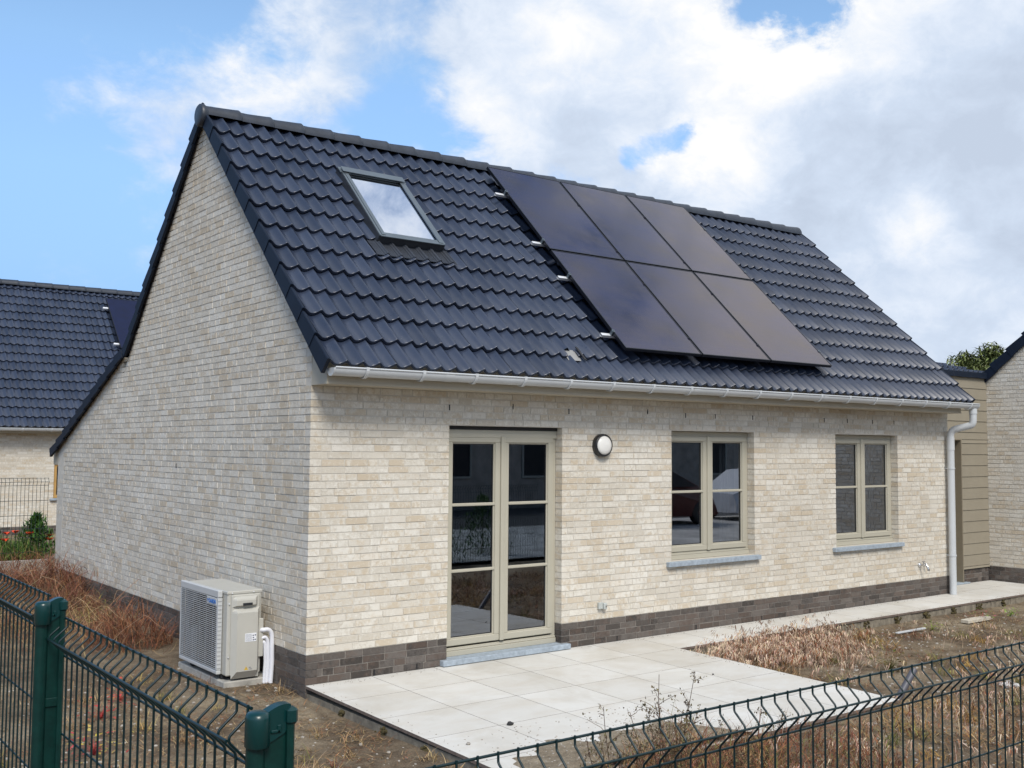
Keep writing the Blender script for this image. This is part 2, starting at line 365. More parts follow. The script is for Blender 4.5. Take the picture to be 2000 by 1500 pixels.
M['skyglass'] = glass('skylight_glass', (.75, .8, .85), 2.2, base=.62)
# solar cell: dark glass, fine cell grid
m_, N_, L_, b = mat('solar_cells', (.012, .012, .03), .08, 0, .5, 1.95)
t = N_.new('ShaderNodeTexCoord')
br = N_.new('ShaderNodeTexBrick'); L_.new(t.outputs['Object'], br.inputs['Vector']); br.offset = 0; br.inputs['Scale'].default_value = 1
br.inputs['Brick Width'].default_value = .013; br.inputs['Row Height'].default_value = .0805; br.inputs['Mortar Size'].default_value = .0009
br.inputs['Color1'].default_value = (.006, .007, .024, 1); br.inputs['Color2'].default_value = (.010, .009, .028, 1); br.inputs['Mortar'].default_value = (.10, .08, .08, 1)
hz = rampn(N_, L_, noise(N_, L_, 1.3, 5, .55, (1, 1.6, 1)), [(.36, (.006, .010, .06)), (.62, (.022, .014, .014))])  # blue and brown sheen of the glass put into the base colour
L_.new(mixc(N_, L_, .5, br.outputs['Color'], hz), b.inputs['Base Color'])
b.inputs['Specular Tint'].default_value = (1.0, .86, .80, 1)
L_.new(rampn(N_, L_, noise(N_, L_, 3, 6, .7), [(.3, (.05, .05, .05)), (.7, (.16, .16, .16))]), b.inputs['Roughness'])
M['solar'] = m_
# paving slab
m_, N_, L_, b = mat('ceramic_slab', (.55, .53, .48), .62, 0, .35)
at = N_.new('ShaderNodeAttribute'); at.attribute_name = 'bc'; sp = N_.new('ShaderNodeSeparateColor'); L_.new(at.outputs['Color'], sp.inputs[0])
c0 = rampn(N_, L_, sp.outputs[0], [(0, (.585, .57, .53)), (1, (.65, .64, .605))])
c1 = mixc(N_, L_, 1.0, c0, rampn(N_, L_, noise(N_, L_, 2.4, 7, .65, (1, 2.2, 1), .4), [(.3, (.93, .90, .86)), (.55, (1.0, 1.0, 1.0)), (.8, (1.04, 1.04, 1.05))]), 'MULTIPLY')
dirt = rampn(N_, L_, noise(N_, L_, 70, 6, .8), [(.62, (0, 0, 0)), (.78, (.6, .6, .6))])
c1b = mixc(N_, L_, rampn(N_, L_, noise(N_, L_, .9, 8, .7, (1, 1, 1), .6), [(.48, (0, 0, 0)), (.70, (.65, .65, .65))]), c1, (.44, .405, .34))
c2 = mixc(N_, L_, dirt, c1b, (.30, .25, .19))
L_.new(c2, b.inputs['Base Color']); L_.new(rampn(N_, L_, noise(N_, L_, 6, 5, .6), [(.3, (.5, .5, .5)), (.7, (.72, .72, .72))]), b.inputs['Roughness'])
M['slab'] = m_
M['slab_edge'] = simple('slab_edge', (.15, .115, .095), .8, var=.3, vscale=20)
M['kerb'] = simple('kerb_concrete', (.20, .175, .135), .95, var=.4, vscale=14, bmp=.5, bscale=60)
# earth
def earth(name, pal, pebble=True):
    m_, N_, L_, b = mat(name, (.3, .24, .17), .95, 0, .2)
    c0 = rampn(N_, L_, noise(N_, L_, 1.1, 9, .68), [(.28, pal[0]), (.45, pal[1]), (.58, pal[2]), (.75, pal[3])])
    fine = rampn(N_, L_, noise(N_, L_, 90, 5, .75), [(.30, (.55, .54, .52)), (.5, (1, 1, 1)), (.72, (1.45, 1.42, 1.38))])
    c1 = mixc(N_, L_, 1.0, c0, fine, 'MULTIPLY')
    c1 = mixc(N_, L_, 1.0, c1, rampn(N_, L_, noise(N_, L_, 7, 7, .75), [(.34, (.62, .60, .58)), (.55, (1.0, 1.0, 1.0)), (.72, (1.2, 1.18, 1.12))]), 'MULTIPLY')
    t = N_.new('ShaderNodeTexCoord'); v = N_.new('ShaderNodeTexVoronoi'); v.inputs['Scale'].default_value = 48; L_.new(t.outputs['Object'], v.inputs['Vector'])
    sc_ = N_.new('ShaderNodeSeparateColor'); L_.new(v.outputs['Color'], sc_.inputs[0])
    a = N_.new('ShaderNodeMath'); a.operation = 'LESS_THAN'; L_.new(v.outputs['Distance'], a.inputs[0]); a.inputs[1].default_value = .16
    g = N_.new('ShaderNodeMath'); g.operation = 'GREATER_THAN'; L_.new(sc_.outputs[0], g.inputs[0]); g.inputs[1].default_value = .80
    mm = N_.new('ShaderNodeMath'); mm.operation = 'MULTIPLY'; L_.new(a.outputs[0], mm.inputs[0]); L_.new(g.outputs[0], mm.inputs[1])
    c2 = mixc(N_, L_, mm.outputs[0], c1, rampn(N_, L_, sc_.outputs[1], [(0, (.14, .12, .10)), (1, (.48, .45, .40))]))
    L_.new(c2 if pebble else c1, b.inputs['Base Color'])
    h = N_.new('ShaderNodeMath'); h.operation = 'ADD'; L_.new(noise(N_, L_, 45, 7, .75), h.inputs[0]); L_.new(mm.outputs[0], h.inputs[1])
    bump(N_, L_, b, h.outputs[0], .9, .02)
    return m_
M['earth'] = earth('sandy_earth', [(.085, .062, .042), (.165, .125, .085), (.26, .21, .145), (.36, .305, .23)])
M['sand'] = earth('loose_sand', [(.22, .18, .13), (.28, .23, .165), (.32, .27, .20), (.36, .31, .235)])
# plants: colour per face
m_, N_, L_, b = mat('plant_fibre', (.3, .2, .1), .85, 0, .15)
at = N_.new('ShaderNodeAttribute'); at.attribute_name = 'bc'; L_.new(at.outputs['Color'], b.inputs['Base Color'])
M['plant'] = m_
M['stone'] = simple('pebble_stone', (.34, .31, .27), .85, var=.35, vscale=18, bmp=.3)
M['palestone'] = simple('pale_rubble', (.5, .48, .45), .9, var=.2, vscale=20, bmp=.4)
M['wood_frame'] = simple('oak_frame', (.42, .25, .08), .6, var=.1)
M['plankwood'] = simple('bleached_plank', (.5, .46, .38), .8, var=.15, vscale=20)

# ------------------------------------------------------------------ terrain
def hsh(x, y): return math.sin(x*2.7+1.3)*math.cos(y*3.1-.4)*.5+math.sin(x*6.1-y*4.3)*.3+math.sin(x*13.7+y*11.9)*.2
def ground_z(x, y):
    z = -.115
    if x < .3 and y > 0: z += .028*min(y, 8)-.005
    if y > 8.05 or (x > 11.2 and y > 6): z = max(-.23, .27-.046*(y-8.05)) if y > 8.05 else z
    if x > 3.6 and y < -.6: z -= .02
    if y < -3.2 and y > -7: z -= .03*min(1, (-3.2-y))
    if x < .1 and y > -.4: z = max(z, -.078-.09*max(0, -.65-x)-.09*max(0, .35-y)-.2*max(0, y-2.6)) if y < 3 else z
    near = math.exp(-((x-1)**2+(y+1)**2)/400)
    return z+hsh(x, y)*.014*near
def axis(lo, hi, step, far):
    a = list(np.arange(lo, hi+1e-6, step)); s = step; x = lo; left = []
    while x > -far: s *= 1.35; x -= s; left.append(x)
    s = step; x = hi; right = []
    while x < far: s *= 1.35; x += s; right.append(x)
    return left[::-1]+a+right
xs = axis(-6, 11.2, .09, 900); ys = axis(-7.5, 8.2, .09, 900)
g = MB(); nx, ny = len(xs), len(ys)
g.v = [(x, y, ground_z(x, y)) for y in ys for x in xs]
g.f = [(j*nx+i, j*nx+i+1, (j+1)*nx+i+1, (j+1)*nx+i) for j in range(ny-1) for i in range(nx-1)]
g.m = [0]*len(g.f); g.sm = [True]*len(g.f); g.c = [(0, 0, 0, 1)]*len(g.f)
g.build('ground', M['earth'], kind='structure')

# ------------------------------------------------------------------ patio and path (ceramic slabs on a concrete bed)
SL = .016
def pz(y): return SL*min(y, 0)
def slab_tile(mb, x0, x1, y0, y1):
    c = (random.random(), random.random(), random.random(), 1)
    P = [(x0,y0,pz(y0)-.022),(x1,y0,pz(y0)-.022),(x1,y1,pz(y1)-.022),(x0,y1,pz(y1)-.022),(x0,y0,pz(y0)),(x1,y0,pz(y0)),(x1,y1,pz(y1)),(x0,y1,pz(y1))]
    mb.faces([P[4],P[5],P[6],P[7]], [(0,1,2,3)], 0, c)
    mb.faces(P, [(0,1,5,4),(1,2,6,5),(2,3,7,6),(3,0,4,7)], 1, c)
G = .0022
pt = MB()
xj = [0.0]+[-.005+.6*i for i in range(1, 7)]
yj = [0.0, -.593, -1.193, -1.793, -2.393, -2.975]
for i in range(6):
    for j in range(5):
        slab_tile(pt, xj[i]+G, xj[i+1]-G, yj[j+1]+G, yj[j]-G)
pt.build('patio', [M['slab'], M['slab_edge']], kind='structure')
pw = MB()
xw = [3.595+.6*i for i in range(14)]; xw[-1] = 11.135
for i in range(len(xw)-1):
    if xw[i+1] > xw[i]: slab_tile(pw, xw[i]+G, xw[i+1]-G, -.593+G, -G)
for i in range(3): slab_tile(pw, 9.33+.6*i+G, min(11.135, 9.33+.6*(i+1))-G, G, .44)
slab_tile(pw, 11.137, 11.137+.9, -.593-.0+G, -.593+.01) if False else None
pw.build('path', [M['slab'], M['slab_edge']], kind='structure')
kb = MB()
def bed(mb, x0, x1, y0, y1, zt):
    n = max(2, int((x1-x0)/.12)); 
    for i in range(n):
        a, b2 = x0+(x1-x0)*i/n, x0+(x1-x0)*(i+1)/n; j = random.uniform(-.006, .006)
        mb.box(a, b2, y0+j, y1, -.30, zt)
kbm = MB()
kbm.box(.012, 3.575, -2.955, .0, -.3, -.0665)
bed(kbm, 3.58, 11.13, -.578, -.01, -.031)
kbm.box(9.33, 11.13, 0.001, .44, -.3, -.024)
# mortar fillet along the slab joints in the bed's face, as real lumps
MOSS = []
for x in [4.2+.6*i for i in range(12)]:
    MOSS.append((x, -.588, -.09, 0))
for y in (-.6, -1.2, -1.8, -2.4):
    MOSS.append((.004, y, -.12, 1))
M['moss'] = simple('mossy_mortar', (.07, .055, .02), .95, var=.5, vscale=30, bmp=.6, bscale=60)
kbm.build('patio_kerb', [M['kerb'], M['moss']], kind='structure')

# ------------------------------------------------------------------ brickwork
CH = .0598
def clip(poly, hp):
    """clip polygon with half-planes (a,b,c): a*x+b*y<=c"""
    for a, b2, c in hp:
        out = []
        for i in range(len(poly)):
            p, q = poly[i], poly[(i+1) % len(poly)]
            dp, dq = a*p[0]+b2*p[1]-c, a*q[0]+b2*q[1]-c
            if dp <= 0: out.append(p)
            if (dp < 0) != (dq < 0) and abs(dp-dq) > 1e-12:
                t_ = dp/(dp-dq); out.append((p[0]+(q[0]-p[0])*t_, p[1]+(q[1]-p[1])*t_))
        poly = out
        if len(poly) < 3: return None
    return poly
def bond(a0, a1, rnd, mod=.2):
    """random bond of stretchers and headers filling a0..a1"""
    out = []; a = a0
    first = True
    while a < a1-.03:
        r_ = rnd.random()
        l = rnd.uniform(.185, .205) if r_ < .68 else (rnd.uniform(.085, .100) if r_ < .9 else rnd.uniform(.13, .15))
        if first: l *= rnd.choice((.5, 1, .75, 1)); first = False
        b_ = min(a+l, a1)
        if a1-b_ < .06: b_ = a1
        out.append((a, b_)); a = b_+.010
    return out
def brick_color(rnd, dark=False):
    t_ = rnd.random()
    wh = rnd.random()**1.8
    tn = rnd.random()**2.2
    if not dark and rnd.random() < .035: tn = 1.0; wh = 0; t_ *= .5
    return (t_, wh, tn, 1)
def brick_wall(mb, a0, a1, z0, rows, fn, depth, mslot, seed, spans=None, hp=None, start=0, ends=(None, None), dark=False, ch=CH):
    rnd = random.Random(seed)
    for r_ in range(rows):
        za = z0+r_*ch+.0048; zb = z0+(r_+1)*ch-.0048
        segs = spans(za, zb) if spans else [(a0, a1)]
        for (s0, s1) in segs:
            for (p, q) in bond(s0, s1, rnd):
                if hp is not None:
                    h = hp((p+q)/2)
                j = lambda: rnd.uniform(-.0016, .0016)
                poly = [(p+j(), za+j()), (q+j(), za+j()), (q+j(), zb+j()), (p+j(), zb+j())]
                if hp is not None:
                    poly = clip(poly, h)
                    if not poly: continue
                pr = rnd.uniform(-.0012, .0022)
                mb.prism(poly, fn, pr, depth, mslot, brick_color(rnd, dark), cap1=False)

ZP = .2337
D = 7.69; LX = 9.32
openings = [(1.3313, 2.6208, -.05, 2.0827), (4.088, 5.390, .730, 2.0786), (6.8626, 8.1514, .733, 2.0786)]
def front_spans(r_off):
    def f(za, zb):
        r_ = int(round((za-.0048-r_off)/CH))
        segs = [(0.0 if r_ % 2 == 0 else .108, LX)]
        for (x0, x1, zz0, zz1) in openings:
            if zb > zz0+.02 and za < zz1-.02:
                out = []
                for a, b_ in segs:
                    if x0 > a and x1 < b_: out += [(a, x0), (x1, b_)]
                    else: out.append((a, b_))
                segs = out
        return segs
    return f
# roof lines on the gable
TH = .76726; TT = math.tan(TH)
def z_front(y): return 2.5698+TT*(y+.4028)
def z_steep(y): return 4.974-1.0044*(y-2.836)
def z_shal(y): return 2.877-.3911*(y-5.265)
def gable_hp(y):
    if y < 4.95: return [(-TT, 1, 2.5698+TT*.4028-.155), (1.0044, 1, 4.974+1.0044*2.836-.15)]
    return [(.3911, 1, 2.877+.3911*5.265-.10)]
house = thing('brick_house', 'pale whitewashed brick house with dark tiled roof, glazed double door and two windows', 'house', (0, 0, 0))
fnF = lambda a, b_, d: (a, d, b_)
fnG = lambda a, b_, d: (d, a, b_)
wall = MB()
nrow = 36
brick_wall(wall, 0, LX, ZP, nrow, fnF, .10, 0, 11, spans=front_spans(ZP))
def gspan(off):
    def f(za, zb):
        r_ = int(round((za-.0048-off)/CH)); return [(.108 if r_ % 2 == 0 else 0.0, D)]
    return f
brick_wall(wall, 0, D, ZP, 84, fnG, .10, 0, 23, spans=gspan(ZP), hp=gable_hp)
# mortar bed / wall body with the openings left out
def slab_openings(mb, x0, x1, z0, z1, ops, y0, y1, slot):
    xb = sorted({x0, x1, *[o[0]-.003 for o in ops], *[o[1]+.003 for o in ops]}); zb = sorted({z0, z1, *[min(max(o[2], z0), z1) for o in ops], *[min(max(o[3]+.003, z0), z1) for o in ops]})
    for i in range(len(xb)-1):
        for k in range(len(zb)-1):
            cx, cz = (xb[i]+xb[i+1])/2, (zb[k]+zb[k+1])/2
            if any(o[0] < cx < o[1] and o[2] < cz < o[3]+.003 for o in ops): continue
            mb.box(xb[i], xb[i+1], y0, y1, zb[k], zb[k+1], slot)
slab_openings(wall, .0045, LX-.004, ZP-.002, 2.44, openings, .0045, .30, 1)
gp = [(.301, ZP-.002), (D-.004, ZP-.002), (D-.004, z_shal(D)-.11), (4.99, z_shal(4.99)-.11), (4.93, z_steep(4.93)-.17), (2.40, min(z_front(2.40), z_steep(2.40))-.18), (.0045, z_front(.0045)-.17), (.0045, 2.4405), (.301, 2.4405)]
wall.prism(gp, fnG, .0045, .09, 1)
wall.prism([(.31, ZP-.3)]+[(D-.004, ZP-.3)]+gp[2:6]+[(.31, z_front(.31)-.17)], fnG, .095, .30, 1)
wall.prism([(.31, ZP-.3)]+[(D-.004, ZP-.3)]+gp[2:6]+[(.31, z_front(.31)-.17)], fnG, LX-.3, LX-.02, 1)
wall.box(.0, LX, D-.3, D-.006, -.3, 2.0, 1)
# open perpends (weep slots) above the openings
wall.build('wall', [M['brick'], M['mortar']], house)
for x, z in [(1.331, 2.242), (2.03,2.27), (2.70, 2.242), (3.747, 2.268), (4.299, 2.243), (4.756, 2.245), (5.366, 2.245), (6.653, 2.245), (7.104, 2.245), (7.618, 2.245), (8.08, 2.245)]:
    sl_ = MB(); sl_.box(x-.0045, x+.0045, -.0035, .012, z-.024, z+.024); sl_.build('weep_slot', M['black_plastic'], house)
for x in (.62, 1.03, 3.33, 4.45, 5.5, 6.35, 7.4):
    sl_ = MB(); sl_.box(x-.006, x+.006, -.0035, .012, .005, .052); sl_.build('weep_slot', M['black_plastic'], house)
sl_ = MB(); sl_.box(-.0035, .01, 3.05, 3.065, 1.66, 1.71); sl_.build('weep_slot', M['black_plastic'], house)
# plinth
pl = MB()
PCH = ZP/4
def pspans(za, zb):
    segs = [(0.0, LX)]; x0, x1 = openings[0][0], openings[0][1]
    return [(0.0, x0), (x1, LX)]
brick_wall(pl, 0, LX, -.2*0-PCH*2, 6, fnF, .10, 0, 31, spans=pspans, dark=True, ch=PCH)
def pg(za, zb):
    return [(.108, D)]
brick_wall(pl, 0, D, -PCH*3, 7, fnG, .10, 0, 37, spans=lambda za, zb: [(0.0 if int(round((za-.0048+PCH*3)/PCH)) % 2 else .0, D)], dark=True, ch=PCH)
slab_openings(pl, .0045, LX-.004, -.35, ZP-.004, [openings[0]], .0045, .30, 1)
pl.box(.0045, .30, .301, D-.01, -.35, ZP-.004, 1)
pl.build('plinth', [M['plinth'], M['dark_mortar']], house)
# interior
it = MB()
it.box(.31, LX-.31, .305, D-.31, -.02, .06)
it.box(.31, LX-.31, .305, D-.31, 2.42, 2.50)
it.box(3.3, 3.42, .31, 5.5, .06, 2.42)
it.box(6.3, 6.42, .31, 5.5, .06, 2.42)
it.box(.31, LX-.31, 4.6, 4.7, .06, 2.42)
it.build('interior_floor', M['plaster'], house)

# ------------------------------------------------------------------ roof tiling
def profile(u):
    u = u % 1.0
    # narrow roll, broad asymmetric trough
    return -.047*(math.sqrt(math.sin(math.pi*u)**2+.010)-.10)
def tiles(mb, O, X, S, Nn, width, nrow, ex, pitch, x_off, smax, ns=12, hole=None, seed=1, slot=0):
    """O origin (lower end, n=0 is the crest plane); X,S,Nn unit vectors"""
    rnd = random.Random(seed); O, X, S, Nn = map(Vector, (O, X, S, Nn))
    ncol = int(round(width/pitch)); 
    P = lambda x, s_, n_: tuple(O+X*x+S*s_+Nn*n_)
    for r_ in range(nrow):
        for c_ in range(0, ncol, 2):
            nc = min(2, ncol-c_)
            jit = rnd.uniform(-.0025, .0025); js = rnd.uniform(-.003, .003); tone = (rnd.random(), rnd.random(), rnd.random(), 1)
            s0 = r_*ex+js; s1 = min((r_+1)*ex+.05, smax)
            if s1-s0 < .05: continue
            xs_ = [x_off+(c_+k/ns)*pitch for k in range(nc*ns+1)]
            n0 = [profile((x-x_off)/pitch+1e-9)+jit for x in xs_]
            n0[-1] = 0+jit; n0[0] = 0+jit
            dl = (s1-s0)/(ex+.05)*.040
            ok = [True]*(len(xs_)-1)
            if hole:
                for (hx0, hx1, hs0, hs1) in hole:
                    if s1 > hs0 and s0 < hs1:
                        for k in range(len(xs_)-1):
                            if hx0 < (xs_[k]+xs_[k+1])/2 < hx1:
                                if s0 < hs0-.02 or s1 > hs1+.08: ok[k] = 2 if s0 < hs0-.02 else 3
                                else: ok[k] = False
            b = len(mb.v)
            for k, x in enumerate(xs_):
                mb.v.append(P(x, s0, n0[k]-.027)); mb.v.append(P(x, s0-.002, n0[k]-.003)); mb.v.append(P(x, s0+.006, n0[k])); mb.v.append(P(x, s1, n0[k]-dl))
            for k in range(len(xs_)-1):
                if ok[k] is False: continue
                a = b+4*k
                if ok[k] == 3: continue_lip = False
                fs = [(a, a+4, a+5, a+1), (a+1, a+5, a+6, a+2)]
                sms = [False, True]
                if ok[k] is True: fs.append((a+2, a+6, a+7, a+3)); sms.append(True)
                elif ok[k] == 2:
                    hs0 = [h for h in hole if h[0] < (xs_[k]+xs_[k+1])/2 < h[1] and s1 > h[2] and s0 < h[3]][0][2]
                    t_ = max(.01, (hs0-s0)/(s1-s0)); 
                    q0 = len(mb.v); mb.v.append(P(xs_[k], hs0, n0[k]-dl*t_)); mb.v.append(P(xs_[k+1], hs0, n0[k+1]-dl*t_))
                    fs.append((a+2, a+6, q0+1, q0)); sms.append(True)
                else:
                    hs1 = [h for h in hole if h[0] < (xs_[k]+xs_[k+1])/2 < h[1] and s1 > h[2] and s0 < h[3]][0][3]
                    t_ = (hs1-s0)/(s1-s0); fs = []; sms = []
                    q0 = len(mb.v); mb.v.append(P(xs_[k], hs1, n0[k]-dl*t_)); mb.v.append(P(xs_[k+1], hs1, n0[k+1]-dl*t_))
                    fs.append((q0, q0+1, a+7, a+3)); sms.append(True)
                for f_, s_ in zip(fs, sms): mb.f.append(f_); mb.m.append(slot); mb.sm.append(s_); mb.c.append(tone)
    mb.usec = True
EX = .31833; PITCHX = .1459; XO = -.035
Of = Vector((0, -.4028, 2.5698)); Sf = Vector((0, math.cos(TH), math.sin(TH))); Nf = Vector((0, -math.sin(TH), math.cos(TH))); Xv = Vector((1, 0, 0))
SMAX = 3.84
rf = MB()
tiles(rf, Of, Xv, Sf, Nf, 9.34, 12, EX, PITCHX, XO, SMAX, 14, hole=[(1.13, 1.84, 1.87, 3.05), (2.56, 2.70, .325, .405)], seed=3)
def RP(x, s_, n_): return tuple(Of+Xv*x+Sf*s_+Nf*n_)
# underlay (leaves the skylight free)
for (x0, x1, s0, s1) in [(0.02, 1.13, .1, SMAX), (1.84, 9.28, .1, SMAX), (1.13, 1.84, .1, 1.87), (1.13, 1.84, 3.06, SMAX)]:
    rf.faces([RP(x0, s0, -.085), RP(x1, s0, -.085), RP(x1, s1, -.085), RP(x0, s1, -.085)], [(0, 1, 2, 3)], 1)
# back slopes
aS = math.atan(1.0044); aH = math.atan(.3911)
Ob = Vector((9.30, 4.80, z_steep(4.80))); Sb = Vector((0, -math.cos(aS), math.sin(aS))); Nb_ = Vector((0, math.sin(aS), math.cos(aS)))
tiles(rf, Ob, Vector((-1, 0, 0)), Sb, Nb_, 9.34, 11, .3175, PITCHX, 0, 3.25, 6, seed=5)
Oc = Vector((9.30, 7.92, z_shal(7.92))); Sc = Vector((0, -math.cos(aH), math.sin(aH))); Nc = Vector((0, math.sin(aH), math.cos(aH)))
tiles(rf, Oc, Vector((-1, 0, 0)), Sc, Nc, 9.34, 10, .335, PITCHX, 0, 3.33, 6, seed=6)
for (O_, S_, N__, s1) in ((Ob, Sb, Nb_, 3.3), (Oc, Sc, Nc, 3.4)):
    q = [O_+Vector((-.02, 0, 0))+S_*.05-N__*.07, O_+Vector((-9.28, 0, 0))+S_*.05-N__*.07, O_+Vector((-9.28, 0, 0))+S_*s1-N__*.07, O_+Vector((-.02, 0, 0))+S_*s1-N__*.07]
    rf.faces(q, [(0, 1, 2, 3)], 1)
roof = rf.build('roof', [M['tile'], M['underlay']], house)
# verge tiles: a hanging side plate per course, each lapping the one below
vg = MB()
def verge(O_, S_, N__, n, ex, x0, x1, dep, slim, dirn=1):
    for k in range(n):
        s0 = k*ex-.002; s1 = min((k+1)*ex+.02, slim)
        if s1 <= s0: continue
        for (xa, xb) in ((x0, x1),):
            pts = []
            for x in (xa, xb):
                pts += [O_+Xv*x+S_*s0+N__*(-dep), O_+Xv*x+S_*s1+N__*(-dep-.012), O_+Xv*x+S_*s1+N__*(-.032), O_+Xv*x+S_*s0+N__*(-.002)]
            # lower end plate proud of the next one
            sh = .006
            pts[0] = pts[0]-Xv*sh*dirn; pts[3] = pts[3]-Xv*sh*dirn
            vg.faces(pts, [(0, 3, 2, 1), (4, 5, 6, 7), (0, 1, 5, 4), (1, 2, 6, 5), (2, 3, 7, 6), (3, 0, 4, 7)], 0)
            # rounded shoulder joining plate and tile
            A = O_+Xv*(xa-sh*dirn)+S_*s0+N__*(-.002); B = O_+Xv*(xa)+S_*s1+N__*(-.034)
            vg.tube([A+Xv*.012*dirn-N__*.006, B+Xv*.012*dirn-N__*.006], .0125, 10)
verge(Of, Sf, Nf, 12, EX, -.060, -.035, .146, 3.93)
vg.build('verge_tile', M['verge'], roof); vg = MB()
verge(Ob-Vector((9.30, 0, 0)), Sb, Nb_, 11, .3175, -.060, -.035, .12, 3.30)
vg.build('verge_tile', M['verge'], roof); vg = MB()
verge(Oc-Vector((9.30, 0, 0)), Sc, Nc, 10, .335, -.060, -.035, .12, 3.28)
vg.build('verge_tile', M['verge'], roof); vg = MB()
verge(Of, Sf, Nf, 12, EX, 9.325, 9.30, .146, 3.93, -1)
vg.build('verge_tile', M['verge'], roof)
# ridge caps
rc = MB()
RY, RZ = 2.43, 5.187
def ridge_caps(mb, x0, x1, RY, RZ, step=.3437, r0=.098, r1=.120, seed=4):
    n = int(round((x1-x0)/step)); rnd = random.Random(seed)
    for k in range(n):
        xa, xb = x0+k*step, x0+(k+1)*step+.03
        pts = []; segs = 14; jz = rnd.uniform(-.003, .003)
        stations = [(xa-.004, r0), (xa+.27*step, r0+.004), (xb-.06, r1-.004), (xb-.02, r1), (xb, r1-.012), (xb+.001, r1-.035)]
        for (x, r_) in stations:
            for j in range(segs+1):
                a = math.pi*(1.03-1.06*j/segs)
                pts.append((x, RY-r_*math.cos(a)*1.0, RZ+jz+r_*math.sin(a)*1.0-0.0))
        F = [(i*(segs+1)+j, (i+1)*(segs+1)+j, (i+1)*(segs+1)+j+1, i*(segs+1)+j+1) for i in range(len(stations)-1) for j in range(segs)]
        mb.faces(pts, F, 0, None, True)
        mb.faces([(xb+.001, RY-(r1-.035)*math.cos(math.pi*(1.03-1.06*j/segs)), RZ+(r1-.035)*math.sin(math.pi*(1.03-1.06*j/segs))) for j in range(segs+1)], [tuple(range(segs+1))], 0)
ridge_caps(rc, -.055, 9.33-.05, RY, RZ)
# round end disc
rc.lathe([(.0, -.104), (.095, -.104), (.112, -.092), (.115, -.06), (.10, -.03)], lambda a, b_, h: (h, RY+a, RZ-.005+b_), 28)
rc.build('ridge_cap', M['ridge'], roof)
# small pale mortar patch showing where a tile corner is missing
mp_ = MB()
mp_.faces([RP(2.55, .27, -.052), RP(2.72, .27, -.052), RP(2.72, .42, -.046), RP(2.55, .42, -.046)], [(0, 1, 2, 3)])
mp_.build('roof_patch', simple('pale_mortar', (.27, .27, .265), .8), roof)
kn = MB(); kn.tube([RP(2.715, .24, -.012), RP(2.70, .42, -.004)], .008, 6); kn.tube([RP(2.735, .24, -.016), RP(2.72, .42, -.008)], .005, 6)
kn.build('loose_batten', M['black_plastic'], roof)

# ------------------------------------------------------------------ skylight
sk = MB()
X0, X1, S0, S1 = 1.115, 1.858, 1.86, 3.075
def rprism(mb, x0, x1, s0, s1, n0, n1, slot=0, bev=.004):
    P = [RP(x, s_, n_) for n_ in (n0, n1) for (x, s_) in ((x0, s0), (x1, s0), (x1, s1), (x0, s1))]
    mb.faces(P, [(0, 3, 2, 1), (4, 5, 6, 7), (0, 1, 5, 4), (1, 2, 6, 5), (2, 3, 7, 6), (3, 0, 4, 7)], slot)
rprism(sk, X0, X0+.055, S0, S1, -.09, .038); rprism(sk, X1-.055, X1, S0, S1, -.09, .038)
rprism(sk, X0+.056, X1-.056, S0, S0+.05, -.09, .036); rprism(sk, X0+.056, X1-.056, S1-.07, S1, -.09, .036)
skf = sk.build('skylight', M['alu_dark'], roof)
sc2 = MB()
rprism(sc2, X0+.003, X0+.026, S0+.0, S1-.12, .0385, .048); rprism(sc2, X0+.030, X0+.068, S0+.012, S1-.12, .0385, .051)
rprism(sc2, X1-.026, X1-.003, S0, S1-.12, .0385, .048); rprism(sc2, X1-.068, X1-.030, S0+.012, S1-.12, .0385, .051)
rprism(sc2, X0+.01, X1-.01, S0-.012, S0+.030, .0365, .046); rprism(sc2, X0+.07, X1-.07, S0+.034, S0+.062, .0365, .044)
rprism(sc2, X0-.012, X1+.012, S1-.115, S1-.015, .0385, .046); rprism(sc2, X0+.01, X1-.01, S1-.12, S1-.03, .0605, .067)
sc2.build('cover_profile', M['alu_mid'], skf)
sg = MB(); sg.faces([RP(X0+.05, S0+.045, .031), RP(X1-.05, S0+.045, .031), RP(X1-.05, S1-.1, .031), RP(X0+.05, S1-.1, .031)], [(0, 1, 2, 3)])
sg.build('pane', M['skyglass'], skf)
sb_ = MB()   # white inner lining seen through the pane
rprism(sb_, X0+.056, X0+.07, S0+.05, S1-.07, -.45, .02); rprism(sb_, X1-.07, X1-.056, S0+.05, S1-.07, -.45, .02)
rprism(sb_, X0+.07, X1-.07, S0+.05, S0+.062, -.45, .02); rprism(sb_, X0+.07, X1-.07, S1-.085, S1-.07, -.45, .02)
rprism(sb_, X0-.1, X1+.1, S0-.1, S1+.1, -.47, -.455)
sb_.build('lining', M['lampglass'], skf)
# pleated flashing apron under the skylight
ap = MB()
def apron(x0, x1, s0, s1, lift=.007):
    n = int((x1-x0)/.0045); pts = []
    for i in range(n+1):
        x = x0+(x1-x0)*i/n; pr = profile((x-XO)/PITCHX); zz = .003*(1 if i % 4 < 2 else -1)
        for s_ in (s0, s1): 
            rr = int(s_/EX); t_ = (s_-rr*EX)/(EX+.05)*.040
            pts.append(RP(x, s_, max(pr, -.03)-t_+lift+zz))
    ap.faces(pts, [(2*i, 2*i+2, 2*i+3, 2*i+1) for i in range(n)])
apron(1.0, X1+.07, 1.625, 1.90, .010)

ap.build('flashing', simple('flashing_lead', (.040, .045, .056), .4), skf)

